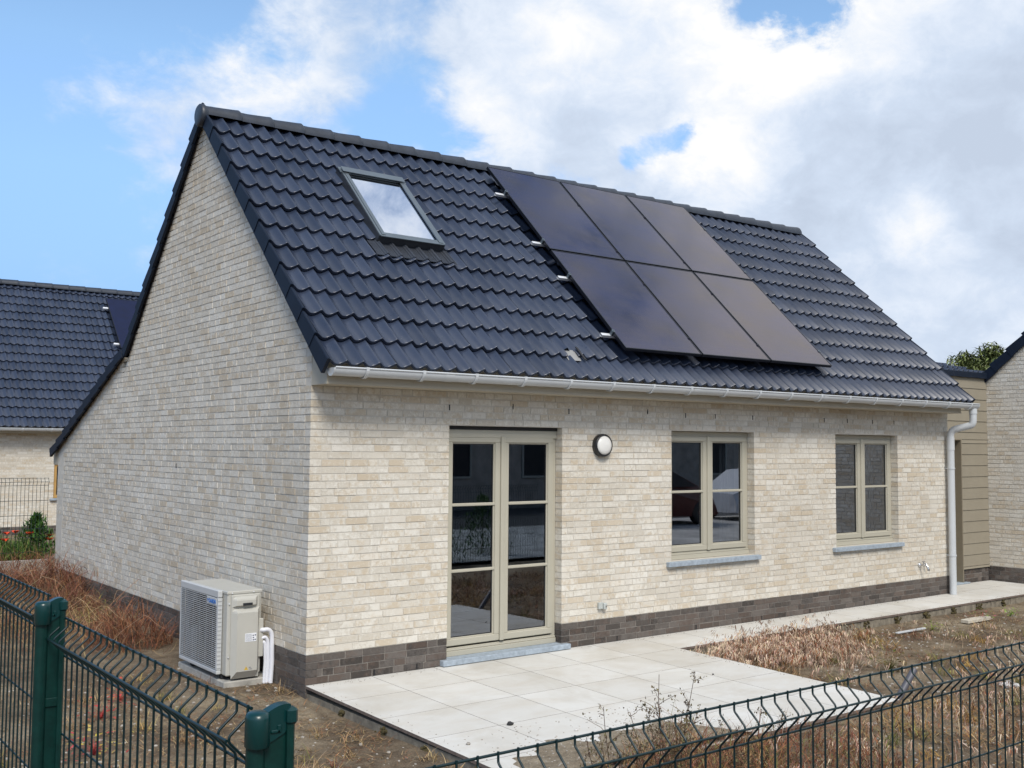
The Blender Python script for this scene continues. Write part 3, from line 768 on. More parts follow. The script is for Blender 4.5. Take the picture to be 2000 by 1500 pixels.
# ------------------------------------------------------------------ fascia, gutter, downpipe
fa = MB()
def fasc(mb):
    # box closing the eave: side profile
    P = [(-.268, 2.384), (-.002, 2.384), (-.002, z_front(0)-.20), (-.268, z_front(-.268)-.085)]
    mb.prism([(p[0], p[1]) for p in P], lambda a, b_, d: (d, a, b_), .004, LX-.12)
    mb.box(.001, LX-.118, -.272, -.262, 2.384, 2.405)
    mb.box(.0015, .006, -.27, -.003, 2.384, 2.404)
fasc(fa)
fa.build('fascia', M['fascia'], house); fa = MB()
fa.prism([(7.705, 1.62), (7.95, 1.62), (7.95, z_shal(7.95)-.07), (7.705, z_shal(7.705)-.07)], lambda a, b_, d: (d, a, b_), .004, LX-.1)
fa.build('fascia', M['fascia'], house)
def gutter(x0, x1, y, z, r, parent, name='gutter', brstep=.525, first=.28, flip=1):
    gt = MB(); n = 14
    prof = [(-r*math.cos(math.pi*k/n), -r*math.sin(math.pi*k/n)) for k in range(n+1)]
    # outer skin, inner skin and rolled front bead
    for (rr, zz) in ((1.0, 0), (.95, 0)):
        pts = []
        for x in (x0, x1): pts += [(x, y+a*rr, z+b_*rr) for a, b_ in prof]
        m1 = n+1; gt.faces(pts, [(k, k+1, m1+k+1, m1+k) for k in range(n)], 0, None, True)
    gt.tube([(x0, y-r-.001, z+.003), (x1, y-r-.001, z+.003)], .0075, 8)
    for x, t_ in ((x0, -.012), (x1, .012)):
        pts = [(x, y+a*1.04, z+b_*1.04) for a, b_ in prof]+[(x+t_, y+a*1.04, z+b_*1.04) for a, b_ in prof]
        gt.faces(pts, [tuple(range(n+1)), tuple(range(n+1, 2*n+2))[::-1]]+[(k, k+1, n+2+k, n+1+k) for k in range(n)], 0)
    # sleeves joining the lengths
    for x in (x0+1.02, x0+4.0, x0+6.1):
        if x < x1-.3:
            pts = []
            for xx in (x, x+.09): pts += [(xx, y+a*1.035, z+b_*1.035) for a, b_ in prof]
            gt.faces(pts, [(k, k+1, n+2+k, n+1+k) for k in range(n)], 0, None, True)
    g_ = gt.build(name, M['pvc'], parent)
    x = x0+first; proto = None
    while x < x1-.1:
        if proto is None:
            bb = MB(); q = []
            path = [(0, y+a*1.0, z+b_*1.0) for a, b_ in prof]
            for k in range(n):
                a0, b0 = prof[k]; a1, b1 = prof[k+1]; s0_, s1_ = 1.04, 1.20
                P = [(xx, y+a*s_, z+b_*s_) for xx in (-.013, .013) for (a, b_) in ((a0, b0), (a1, b1)) for s_ in (s0_, s1_)]
                bb.faces(P, [(1, 5, 7, 3), (0, 1, 3, 2), (4, 6, 7, 5)], 0)
            bb.box(-.014, .014, y-r-.011, y-r+.004, z-.006, z+.014)
            bb.build
            me_o = bb.build('gutter_bracket', M['pvc'], g_); me_o.location = (x, 0, 0); proto = me_o
        else:
            c = proto.copy(); col.objects.link(c); c.location = (x, 0, 0); c.parent = g_
        x += brstep
    return g_
GR = .062
gutter(.0, 9.40, -.355, 2.505, GR, house)
dp = MB()
px_, r_ = 9.225, .046
dp.tube([(9.62, -.30, 2.47), (9.62, -.30, 2.42)], .05, 16) if False else None
def arc(p0, p1, p2, n=7):
    p0, p1, p2 = map(Vector, (p0, p1, p2)); return [p0*(1-t)**2+p1*2*t*(1-t)+p2*t*t for t in [i/n for i in range(n+1)]]
path = [Vector((9.345, -.355, 2.45)), Vector((9.345, -.355, 2.36))]+arc((9.345, -.355, 2.31), (9.345, -.355, 2.235), (9.33, -.315, 2.225))[1:]+arc((9.27, -.145, 2.18), (9.25, -.085, 2.165), (9.25, -.083, 2.08))+[Vector((9.25, -.083, .0))]
dp.tube(path, r_, 20)
dp.tube([(9.25, -.083, 2.07), (9.25, -.083, 1.90)], .0495, 20)
dp.tube([(9.345, -.355, 2.445), (9.345, -.355, 2.38)], .052, 20)
dpo = dp.build('downpipe', M['pvc'], house)
cl = MB(); cl.tube([(9.25, -.083, .50), (9.25, -.083, .518)], .052, 20); cl.box(9.238, 9.262, -.04, .0, .502, .516); cl.box(9.30, 9.335, -.092, -.074, .502, .516)
c1_ = cl.build('pipe_clamp', M['pvc'], dpo)
c2_ = c1_.copy(); col.objects.link(c2_); c2_.parent = dpo; c2_.location = (0, 0, 1.15)

# ------------------------------------------------------------------ windows and door
def frame_rect(mb, x0, x1, z0, z1, w_, y0, y1, b=.004, wb=None, wt=None):
    wb = wb or w_; wt = wt or w_
    mb.rbox(x0, x1, y0, y1, z1-wt, z1, b); mb.rbox(x0, x1, y0, y1, z0, z0+wb, b)
    mb.rbox(x0, x0+w_, y0+.0007, y1, z0+wb-.003, z1-wt+.003, b); mb.rbox(x1-w_, x1, y0+.0007, y1, z0+wb-.003, z1-wt+.003, b)
def leaf(parent, name, x0, x1, z0, z1, y0, bars, handle=None, astragal=None):
    fr = MB(); w_ = .058
    frame_rect(fr, x0, x1, z0, z1, w_, y0, y0+.055, .006)
    # stepped glazing bead
    frame_rect(fr, x0+w_-.004, x1-w_+.004, z0+w_-.004, z1-w_+.004, .016, y0+.016, y0+.045, .003)
    for z in bars: fr.rbox(x0+w_-.002, x1-w_+.002, y0+.006, y0+.040, z-.0135, z+.0135, .005)
    lf = fr.build(name, M['taupe'], parent)
    sl = MB(); frame_rect(sl, x0+w_+.010, x1-w_-.010, z0+w_+.010, z1-w_-.010, .008, y0+.026, y0+.040, .001)
    sl.build('seal', M['seal'], lf)
    zs_ = [z0+w_+.010]+list(bars)+[z1-w_-.010]
    for i in range(len(zs_)-1):
        gq = MB(); a, b_ = zs_[i]+(.010 if i else 0), zs_[i+1]-(.010 if i < len(zs_)-2 else 0)
        yy = y0+.033
        gq.faces([(x0+w_+.008, yy, a), (x1-w_-.008, yy, a), (x1-w_-.008, yy, b_), (x0+w_+.008, yy, b_)], [(0, 1, 2, 3)])
        gq.build('pane', M['glass'], lf)
    return lf
def casement(x0, x1, z0, z1, bars, parent, name='window', door=False):
    base = thing  # noqa
    fr = MB(); yo = .085
    frame_rect(fr, x0+.001, x1-.001, z0, z1-(.028 if door else 0), .050, yo+.012, yo+.085, .004, wb=.075 if not door else .072, wt=.060 if not door else .075)
    # stepped sub sill
    fr.rbox(x0+.003, x1-.003, yo-.006, yo+.011, z0, z0+.045, .003)
    fr.rbox(x0+.003, x1-.003, yo+.002, yo+.0115, z0+.046, z0+.062, .003)
    if door:
        fr.rbox(x0+.003, x1-.003, yo-.004, yo+.0115, z1-.100, z1-.030, .003)
    o = fr.build(name, M['taupe'], parent)
    return o, yo
# door
dx0, dx1, _, dz1 = openings[0]
door, yo = casement(dx0, dx1, .052, dz1, (), house, 'glazed_door', True)
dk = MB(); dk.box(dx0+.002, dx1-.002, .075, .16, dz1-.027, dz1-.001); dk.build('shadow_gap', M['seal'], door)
mid = 1.992
zl, zh = .140, 1.995
leafL = leaf(door, 'door_leaf', dx0+.042, mid-.032, zl, zh, yo+.002, (1.378, .792))
leafR = leaf(door, 'door_leaf', mid+.032-.030, dx1-.042, zl, zh, yo-.002, (1.378, .792))
am = MB(); am.rbox(mid-.034, mid+.010, yo-.014, yo+.01, zl-.002, zh+.001, .005); am.build('astragal', M['taupe'], door)
ds = MB(); ds.rbox(1.262, 2.690, -.062, .095, .004, .052, .004); ds.build('door_sill', M['bluestone'], house)
# threshold lower filler behind the sill
wins = []
for k, (x0, x1, z0, z1) in enumerate(openings[1:]):
    wo_, yo = casement(x0, x1, z0+.002, z1, (), house, 'window')
    mid = (x0+x1)/2+.010
    leaf(wo_, 'casement', x0+.042, mid-.030, z0+.080, z1-.048, yo+.002, (1.438,))
    leaf(wo_, 'casement', mid, x1-.042, z0+.080, z1-.048, yo-.002, (1.438,))
    am = MB(); am.rbox(mid-.034, mid+.010, yo-.014, yo+.01, z0+.078, z1-.047, .005); am.build('astragal', M['taupe'], wo_)
    sl2 = MB(); sl2.rbox(x0-.075, x1+.055, -.050, .095, z0-.052, z0-.002, .004); sl2.build('window_sill', M['bluestone'], wo_)
    # inner handle
    hd = MB(); hx = mid-.05
    hd.rbox(hx-.012, hx+.012, yo+.075, yo+.085, 1.14, 1.26, .003); hd.tube([(hx, yo+.085, 1.22), (hx, yo+.12, 1.22), (hx+.012, yo+.125, 1.12)], .009, 8)
    hd.build('handle', M['lampglass'], wo_)
    # pale curtain edge at the right jamb inside
    cu = MB()
    for q in range(6):
        cu.rbox(x1-.19+q*.03, x1-.165+q*.03, .34+.012*(q % 2), .36+.012*(q % 2), z0+.02, z1+.05, .006)
    cu.build('curtain', M['plaster'], wo_)

# ------------------------------------------------------------------ wall fittings
la = thing('wall_lamp', 'round wall lamp with black rim and opal glass between door and first window', 'lamp', (3.11, 0, 1.921))
fl = lambda a, b_, h: (3.11+a, -h, 1.921+b_)
q = MB(); q.lathe([(0, .0), (.112, .0), (.114, .03), (.110, .052), (.100, .060), (.094, .058), (.092, .045)], fl, 36); q.build('lamp_rim', M['black_plastic'], la)
q = MB(); q.lathe([(.093, .048), (.090, .060), (.075, .072), (.045, .080), (.0, .083)], fl, 36); q.build('lamp_shade', M['lampglass'], la)
jb = thing('junction_box', 'small grey electrical box low on the wall under the round lamp', 'electrical box', (3.113, 0, .366))
q = MB(); q.rbox(3.068, 3.118, -.032, -.001, .335, .398, .004); q.rbox(3.122, 3.160, -.048, -.001, .330, .392, .006); q.build('cover', M['greybox'], jb)
q = MB(); q.tube([(3.141, -.05, .361), (3.141, -.056, .361)], .008, 12); q.build('screw', M['chrome'], jb)
tp = thing('garden_tap', 'chrome garden tap on the brick wall between second window and downpipe', 'tap', (8.63, 0, .42))
q = MB()
q.lathe([(0, 0), (.03, 0), (.03, .008), (.015, .016), (.013, .05)], lambda a, b_, h: (8.60+a, -h, .42+b_), 16)
q.tube([(8.60, -.03, .42), (8.60, -.075, .42), (8.61, -.105, .415), (8.615, -.12, .37)], .013, 12); q.tube([(8.615, -.12, .375), (8.615, -.12, .352)], .017, 12)
q.build('spout', M['chrome'], tp)
q = MB(); q.tube([(8.60, -.06, .43), (8.60, -.06, .462)], .008, 10); q.tube([(8.572, -.06, .466), (8.63, -.06, .466)], .008, 10); q.build('handle', M['chrome'], tp)
q = MB(); q.tube([(8.69, -.0, .43), (8.69, -.045, .43), (8.69, -.05, .385)], .011, 10); q.build('vent_pipe', M['chrome'], tp)

# ------------------------------------------------------------------ solar panels on rails
PW, PH = 1.0928, 1.6597; PX0, PS0 = 3.193, .2994
def solar_panel(label, loc, first=None, group=None):
    if first is None:
        r_ = thing('solar_panel', label, 'solar panel', loc, group)
        r_.rotation_euler = (TH, 0, 0)
        f_ = MB(); fwid = .012; wd, ht = PW-.020, PH-.024
        for (a, b_, c, d) in ((0, wd, 0, fwid), (0, wd, ht-fwid, ht), (0, fwid, fwid, ht-fwid), (wd-fwid, wd, fwid, ht-fwid)):
            f_.rbox(a, b_, c, d, -.035, .0, .0015)
        f_.build('panel_frame', M['panel_frame'], r_, local=True)
        c_ = MB(); c_.box(fwid-.002, wd-fwid+.002, fwid-.002, ht-fwid+.002, -.012, -.003); c_.build('cells', M['solar'], r_, local=True)
        return r_
    r_ = copy_tree(first); r_['label'] = label; r_.location = loc; return r_
pn = ['upper row, nearest the skylight', 'upper row, middle of its three', 'upper row, farthest from the skylight']
names_ = [['solar panel at the lower left of the roof array, above the pale roof patch', 'solar panel in the middle of the lower row, above the gutter', 'solar panel at the lower right corner of the roof array'],
          ['solar panel at the upper left of the array, nearest the skylight', 'solar panel in the middle of the upper row, just under the ridge', 'solar panel at the upper right corner of the roof array']]
first = None
for j in range(2):
    for i in range(3):
        loc = RP(PX0+i*PW+.01, PS0+j*PH+.012, .120)
        o = solar_panel(names_[j][i], loc, first, 'solar panels on the house roof')
        if first is None: first = o
def rail(label, s_, first=None):
    if first is None:
        r_ = thing('mounting_rail', label, 'rail', RP(PX0-.115, s_, .06), 'aluminium rails under the solar panels'); r_.rotation_euler = (TH, 0, 0)
        q = MB()
        q.box(0, 3*PW+.11, -.018, .018, -.016, -.012); q.box(0, 3*PW+.11, -.018, .018, .008, .012); q.box(0, 3*PW+.11, -.003, .003, -.012, .008)
        q.box(0, 3*PW+.11, .014, .018, -.012, .008); q.box(0, 3*PW+.11, -.018, -.014, -.012, .008)
        q.build('profile', M['silver'], r_, local=True)
        for x in (.11, .115+PW-.02, .115+2*PW-.02, .115+3*PW-.02):
            q = MB(); q.rbox(x, x+.030, -.018, .018, .0125, .066, .003); q.tube([(x+.015, 0, .066), (x+.015, 0, .072)], .007, 8); q.build('clamp', M['panel_frame'] if x > .2 and x < 3 else M['alu_mid'], r_, local=True)
        return r_
    r_ = copy_tree(first); r_['label'] = label; r_.location = RP(PX0-.115, s_, .06); return r_
r1_ = rail('topmost of the four mounting rails under the roof panels', 3.08)
rail('second mounting rail from the ridge under the upper row of panels', 2.13, r1_)
rail('mounting rail under the top of the lower row of panels', 1.51, r1_)
rail('lowest mounting rail, just above the pale roof patch', .57, r1_)

# ------------------------------------------------------------------ heat pump unit on its slab
sb2 = MB(); sb2.rbox(-.425, -.005, .60, 1.66, -.115, -.025, .008)
so = sb2.build('concrete_slab', M['concrete']); tag(so, 'flat concrete slab on the ground under the white heat pump unit', 'slab')
ac = thing('heat_pump', 'cream white outdoor heat pump unit standing by the gable wall', 'heat pump', (-.25, 1.05, -.02))
q = MB(); q.rbox(-.400, -.105, .625, 1.50, .012, .690, .010); q.rbox(-.405, -.100, .62, 1.505, .672, .700, .006); q.build('casing', M['acbody'], ac)
for y in (.72, 1.38):
    q = MB(); q.rbox(-.40, -.10, y, y+.05, -.024, .013, .004); q.build('foot', M['acdark'], ac)
q = MB(); q.box(-.4035, -.4005, .74, 1.27, .04, .66); q.build('fan_dark_backing', M['acdark'], ac)  # black sheet on the closed casing, standing in for the shaded fan void
q = MB(); q.box(-.4035, -.4005, 1.271, 1.57, .04, .66); q.build('heat_exchanger', simple('exchanger_fins', (.16, .17, .18), .5), ac)
q = MB()
frame_rect_y = [(.715, 1.590, .640, .700), (.715, 1.590, .018, .052)]
for (a, b_, c, d) in frame_rect_y: q.rbox(-.445, -.405, a, b_, c, d, .006)
q.rbox(-.445, -.405, .715, .750, .0525, .6395, .004); q.rbox(-.445, -.405, 1.572, 1.590, .0525, .6395, .004)
nb = 36
for k in range(nb):
    z = .062+k*(.635-.062)/(nb-1); q.box(-.446, -.439, .7505, 1.5715, z-.0018, z+.0018)
for y in (.85, 1.0, 1.15, 1.3, 1.45): q.box(-.434, -.431, y-.0012, y+.0012, .053, .639)
for k in range(18):
    z = .07+k*.034; q.box(-.4455, -.415, .7105, .7145, z, z+.008)
q.rbox(-.4475, -.440, .752, .955, .575, .636, .002)
grl = q.build('fan_grille', M['acgrille'], ac)
# fan behind the grille
q = MB()
fy, fz = 1.17, .35
for k in range(3):
    a0 = k*2*math.pi/3
    pts = []
    for i in range(7):
        t_ = i/6; rr = .05+.22*t_
        for j in range(5):
            a = a0+j*.26-.2*t_; pts.append((-.4095-.006*(1-j/4.0), fy+rr*math.cos(a), fz+rr*math.sin(a)))
    q.faces(pts, [(i*5+j, (i+1)*5+j, (i+1)*5+j+1, i*5+j+1) for i in range(6) for j in range(4)], 0, None, True)
q.lathe([(0, -.0245), (.05, -.024), (.055, -.006)], lambda a, b_, h: (-.4015+h*.5, fy+a, fz+b_), 20)
q.build('fan', M['black_plastic'], ac)
# side cover (faces the patio)
q = MB()
def yb(x0, x1, z0, z1, d0, d1, ch=.02):
    # raised moulding on the y=.62 face with sloped top
    P = [(x0, .620-d0, z0), (x1, .620-d0, z0), (x1, .620-d1, z0+.0), (x0, .620-d1, z0)]
q.rbox(-.372, -.128, .606, .626, .018, .668, .006)
def moulding(x0, x1, z0, z1, dep, top=.03, bot=.004):
    prof = [(.6055, z0-bot), (.6055-dep, z0+.01 if bot < .01 else z0+bot), (.6055-dep, z1-top), (.6055-dep*.85, z1-top*.6), (.6055, z1)]
    n = 8; pts = []
    for i in range(n+1):
        t_ = i/n; x = x0+(x1-x0)*t_; e_ = min(1, min(t_, 1-t_)/.12); e_ = math.sin(e_*math.pi/2)
        for (yy, zz) in prof: pts.append((x, .6055-(.6055-yy)*e_, zz))
    m1 = len(prof); q.faces(pts, [(i*m1+j, i*m1+j+1, (i+1)*m1+j+1, (i+1)*m1+j) for i in range(n) for j in range(m1-1)], 0, None, False)
moulding(-.366, -.150, .575, .655, .030)
moulding(-.368, -.132, .022, .560, .042, .035, .030)
q.build('side_cover', M['acbody'], ac)
q = MB(); q.box(-.288, -.208, .568, .5795, .582, .603); q.build('grip', M['acdark'], ac)
q = MB(); q.rbox(-.1355, -.094, .600, .64, .148, .460, .004); q.build('valve_cover', M['acbody'], ac)
for (x, z) in ((-.388, .60), (-.388, .17), (-.365, .685), (-.18, .685)):
    q = MB(); q.tube([(x, .6195, z), (x, .613, z)], .006, 10); q.build('screw', M['silver'], ac)
q = MB(); q.box(-.27, -.172, .5615, .5625, .288, .356)
lb = q.build('rating_label', M['sticker'], ac)
q = MB(); rl = random.Random(5)
for k in range(7):
    z = .348-k*.0085
    x = -.266
    while x < -.215:
        l = rl.uniform(.004, .012); q.box(x, min(x+l, -.212), .5607, .5613, z-.0022, z+.0006); x += l+.003
for (x, z) in ((-.200, .336), (-.182, .338), (-.198, .318), (-.198, .300), (-.182, .302)): q.box(x-.006, x+.006, .5607, .5613, z-.0045, z+.0045)
q.build('label_print', M['ink'], lb)
q = MB(); q.faces([(-.272, .5622, .062), (-.238, .5622, .062), (-.255, .5622, .092)], [(0, 1, 2)])
q.faces([(-.272, .5632, .062), (-.238, .5632, .062), (-.255, .5632, .092)], [(2, 1, 0)]); q.build('warning_sign', M['warn_yellow'], ac)
q = MB(); q.box(-.257, -.253, .5608, .5618, .070, .082); q.build('warning_print', M['ink'], ac); q = MB(); q.box(-.230, -.215, .5608, .5618, .078, .082); q.box(-.230, -.205, .5608, .5618, .066, .068); q.build('warning_print', M['ink'], ac)
def text(body, size, loc, rot, m_, parent, name, ext=.0006):
    cu_ = bpy.data.curves.new(name, 'FONT'); cu_.body = body; cu_.size = size; cu_.extrude = ext; cu_.align_x = 'LEFT'
    cu_.offset = size*.03
    t_ = bpy.data.objects.new(name+'_tmp', cu_); col.objects.link(t_)
    dg = bpy.context.evaluated_depsgraph_get(); me = bpy.data.meshes.new_from_object(t_.evaluated_get(dg))
    bpy.data.objects.remove(t_); me.name = name
    M4 = Matrix.Translation(Vector(loc)-parent.location) @ Euler(rot).to_matrix().to_4x4(); me.transform(M4); me.materials.clear(); me.materials.append(m_)
    o = bpy.data.objects.new(name, me); col.objects.link(o); o.parent = parent; return o
text('DAIKIN', .046, (-.449, .910, .588), (math.pi/2, 0, -math.pi/2), M['logo_blue'], ac, 'logo_text')
q = MB(); q.faces([(-.4486, .945, .618), (-.4486, .915, .612), (-.4486, .932, .588)], [(0, 1, 2)]); q.faces([(-.4489, .945, .618), (-.4489, .915, .612), (-.4489, .932, .588)], [(2, 1, 0)])
q.build('logo_mark', M['logo_blue'], ac)
pp = thing('insulated_pipe', 'white wrapped pipes curving from the heat pump down to the ground', 'pipe', (-.03, .68, -.07))
for (zs_, xb, yy, rr) in ((.365, -.022, .590, .0190), (.30, -.050, .606, .0150), (.262, -.072, .612, .0140)):
    q = MB(); q.tube([Vector((-.118, .63, zs_-.01)), Vector((-.108, yy+.012, zs_))]+arc((-.095, yy, zs_), (xb, yy, zs_+.015), (xb, yy, zs_-.085), 10)+[Vector((xb+.004, yy, .1)), Vector((xb-.01, yy-.01, -.075))], rr, 12)
    q.build('pipe', M['pipewrap'], pp)

# ------------------------------------------------------------------ wire fences
def fence_panel_mesh(length, bulge, top=0.0, h=1.23, step=.05, rw=.0027):
    """panel along +x from 0, top wire at z=0; bulge vector in -y*bulge"""
    q = MB(); n = int(round(length/step)); fold = lambda z0: [(0, z0), (0, z0-.008), (bulge, z0-.050), (bulge, z0-.056), (0, z0-.098)]
    for i in range(n+1):
        x = i*step
        P = [(x, 0, .006), (x, 0, -.010)]+arc((x, 0, -.012), (x, 0, -.017), (x, bulge*.2, -.022), 3)+arc((x, bulge*.85, -.043), (x, bulge, -.0505), (x, bulge*.85, -.058), 4)+arc((x, bulge*.2, -.083), (x, 0, -.089), (x, 0, -.096), 3)
        P += [(x, 0, -.6)]
        P += [(x, 0, -.70), (x, bulge, -.75), (x, 0, -.80), (x, 0, -h)]
        q.tube(P, rw, 7)
    def hz(y, z, r_=.0028): q.tube([(-.006, y, z), (length+.006, y, z)], r_, 8)
    s_ = -1 if bulge < 0 else 1
    hz(-s_*.0045, 0, .0032); hz(bulge+s_*.004, -.0505, .0030); hz(-s_*.0045, -.101, .003)
    for z in (-.309, -.509, -.69, -.81, -1.01, -1.21): hz(-s_*.0045, z)
    return q
def post(parent, x, y, zt, wide=.088, dep=.045, zb=-.4, name='post'):
    q = MB()
    # rounded tube on the left, web, right flange
    pts = []
    q.tube([(x-wide/2+.017, y, zb), (x-wide/2+.017, y, zt-.05)], .0165, 16)
    q.rbox(x-wide/2+.012, x+wide/2-.012, y-.006, y+.010, zb, zt-.02, .002)
    q.rbox(x+wide/2-.018, x+wide/2-.004, y-.018, y+.022, zb, zt-.02, .004)
    for z in (.1, .2, .3): q.rbox(x-wide/2+.030, x+wide/2-.016, y-.0105, y-.006, zt-z-.17-.012, zt-z-.17+.012, .002) if z == .1 else None
    po = q.build(name, M['green'], parent)
    c = MB()
    # cap: left rounded head
    n = 20; ring = lambda rr, z, sy=1.0: [(x-wide/2+.018+rr*math.cos(2*math.pi*k/n), y-.004+rr*sy*math.sin(2*math.pi*k/n), z) for k in range(n)]
    lev = [(.0195, zt-.060), (.0212, zt-.058), (.0212, zt-.010), (.0195, zt-.003), (.015, zt), (.0, zt+.001)]
    pts = [p for rr, z in lev for p in ring(max(rr, .0005), z, 1.15)]
    c.faces(pts, [(i*n+k, i*n+(k+1) % n, (i+1)*n+(k+1) % n, (i+1)*n+k) for i in range(len(lev)-1) for k in range(n)], 0, None, True)
    # arched web
    A = [(x-wide/2+.025, zt-.060), (x+wide/2-.010, zt-.030), (x+wide/2-.010, zt+.004)]
    top = [(x-wide/2+.025+(wide-.035)*t_, zt-.008+.016*math.sin(t_*math.pi*.62)) for t_ in [i/10 for i in range(11)]]
    poly = [(x-wide/2+.025, zt-.062), (x+wide/2-.020, zt-.042)]+[(x+wide/2-.012, zt-.022)]+top[::-1]
    c.prism(poly, lambda a, b_, d: (a, d, b_), y-.010, y+.014)
    # raised hook line
    c.rbox(x-wide/2+.040, x+wide/2-.030, y-.0130, y-.0095, zt-.040, zt-.034, .0015)
    c.rbox(x+wide/2-.036, x+wide/2-.028, y-.0130, y-.0095, zt-.040, zt-.026, .0015)
    c.rbox(x+wide/2-.020, x+wide/2, y-.022, y+.026, zt-.028, zt+.002, .005)
    c.build('post_cap', M['cap'], po)
    return po
lf_ = thing('wire_fence', 'green wire mesh fence with two posts running beside the gable at left', 'fence', (-3.03, -5.4, -.15))
q = fence_panel_mesh(2.5, -.037)
def place_panel(q, origin, axis, parent, name='mesh_panel', flip=1):
    ox, oy, oz = origin
    if axis == 'y': q.v = [(ox+b_*flip, oy+a, oz+c) for a, b_, c in q.v]
    else: q.v = [(ox+a, oy+b_, oz+c) for a, b_, c in q.v]
    return q.build(name, M['wire'], parent)
place_panel(fence_panel_mesh(1.25, -.037), (-3.035, -5.995, 1.418), 'y', lf_)
place_panel(fence_panel_mesh(2.5, -.037), (-3.055, -4.66, 1.470), 'y', lf_)
place_panel(fence_panel_mesh(2.5, -.037), (-3.075, -2.08, 1.50), 'y', lf_)
post(lf_, -3.016, -6.05, 1.424)
post(lf_, -3.066, -4.74, 1.466, .078)
post(lf_, -3.085, -2.12, 1.51, .078)
rf_ = thing('wire_fence', 'green wire mesh fence crossing the bottom right in front of the patio', 'fence', (0, -6.1, -.15))
for k in range(4):
    q = fence_panel_mesh(2.5, -.0365)
    place_panel(q, (-2.95+k*2.58, -6.095-.004*k, 1.277), 'x', rf_)
    if k: post(rf_, -2.95+k*2.58-.02, -6.10, 1.30, .07)
gf = thing('wire_fence', 'green wire mesh fence on a concrete kerb in front of the poppies', 'fence', (-.6, 8.0, .1))
for k in range(3):
    place_panel(fence_panel_mesh(2.5, -.035, rw=.003), (-7.6+k*2.53, 8.0, 1.43), 'x', gf)
    post(gf, -7.6+k*2.53-.02, 8.0, 1.45, .06, zb=.0)
q = MB(); q.rbox(-7.7, .0-.0, 7.98, 8.03, .02, .315, .006); q.build('kerb_board', M['concrete'], gf)

# ------------------------------------------------------------------ taupe annexe between the houses
an = thing('clad_annexe', 'taupe board clad annexe between the two brick houses', 'annexe', (10.2, .45, 0))
q = MB()
YA = .45; boards = [2.962-.1605*k for k in range(19)]
def board(x0, x1, zt, zb):
    q.prism([(YA-.010, zb), (YA+.012, zb), (YA+.010, zt), (YA-.001, zt)], lambda a, b_, d: (d, a, b_), x0, x1)
for k in range(len(boards)-1):
    zt, zb = boards[k], boards[k+1]+.004
    if zb < .19: zb = .20
    if zt < .22: break
    if zt > 2.03: 
        board(9.325, 11.135, zt, max(zb, 2.06) if zb < 2.06 < zt else zb)
        if zb < 2.06 < zt: board(10.415, 11.135, 2.06, zb)
    else: board(10.415, 11.135, zt, zb)
q.build('cladding', M['clad'], an)
q = MB(); q.box(9.325, 10.40, YA+.013, 6.0, 2.062, 2.97); q.box(10.415, 11.13, YA+.013, 6.0, .19, 2.97); q.build('wall', M['underlay'], an)
q = MB(); q.rbox(10.395, 10.4145, YA-.016, YA+.20, .012, 2.062, .003); q.rbox(9.34, 10.394, YA-.012, YA+.2, 2.045, 2.061, .002); q.build('door_reveal', M['clad_shaded'], an)
q = MB(); q.box(9.34, 10.39, YA+.2, YA+.24, .03, 2.044); q.build('door', M['clad_shaded'], an)
q = MB(); q.rbox(9.5, 10.52, YA-.05, YA+.2, .002, .022, .003); q.build('door_sill', M['bluestone'], an)
pq = MB(); brick_wall(pq, 10.42, 11.13, .0, 3, lambda a, b_, d: (a, YA+.012+d, b_), .05, 0, 51, dark=True, ch=.062); pq.box(10.42, 11.13, YA+.017, YA+.2, -.2, .187, 1)
pq.build('plinth', [M['plinth'], M['dark_mortar']], an)
q = MB()
for k in range(7):
    x0 = 9.33+k*.262; q.rbox(x0, x0+.268, YA-.045-.002*(k % 2), YA-.02, 2.955+.003*(k % 2), 3.045, .006)
q.build('edge_tile', M['verge'], an)
q = MB(); tiles(q, (9.30, YA-.03, 3.075), Xv, Vector((0, .97, .24)).normalized(), Vector((0, -.24, .97)).normalized(), 1.82, 8, .335, .131, 0, 2.7, 10, seed=9); q.build('roof', M['tile'], an)

# ------------------------------------------------------------------ right hand house (only its gable end is in view)
rh = thing('brick_house', 'pale brick house at the right edge, its gable end and dark verge in view', 'house', (11.13, -2.0, 0))
XR = 11.137
fnR = lambda a, b_, d: (XR+d, a, b_)
def rg_hp(y): return [(.86, 1, 2.995+.86*.43-.02), (-.86, 1, 2.995+.86*.43-.02+.86*2*1.95)]
q = MB()
RGH = lambda y: [(.86, 1, 3.345), (-.86, 1, 3.345+.86*4.1)]
brick_wall(q, -4.7, .60, .215, 84, fnR, .10, 0, 61, hp=RGH)
# its front wall, seen only in the window panes
q.prism([(.60, .21), (-4.7, .21), (-4.7, 2.82), (-2.05, 5.09), (.60, 2.82)], fnR, .0045, .2, 1)
q.box(XR+.21, XR+9, -4.6, -4.4, -.2, 2.9, 1); q.box(XR+.21, XR+9, .3, .6, -.2, 2.9, 1)
q.build('wall', [M['brick'], M['mortar']], rh)
q = MB(); brick_wall(q, -4.7, .60, -.03, 4, fnR, .10, 0, 63, dark=True, ch=.0605); q.prism([(-4.7, -.3), (.6, -.3), (.6, .209), (-4.7, .209)], fnR, .0045, .2, 1); q.build('plinth', [M['plinth'], M['dark_mortar']], rh)
q = MB(); aR = math.atan(.86)
SR = Vector((0, -math.cos(aR), math.sin(aR))); NR = Vector((0, math.sin(aR), math.cos(aR))); OR = Vector((XR+9.0, .86, 2.745))
tiles(q, OR, Vector((-1, 0, 0)), SR, NR, 9.05, 12, .325, PITCHX, 0, 3.83, 6, seed=10)
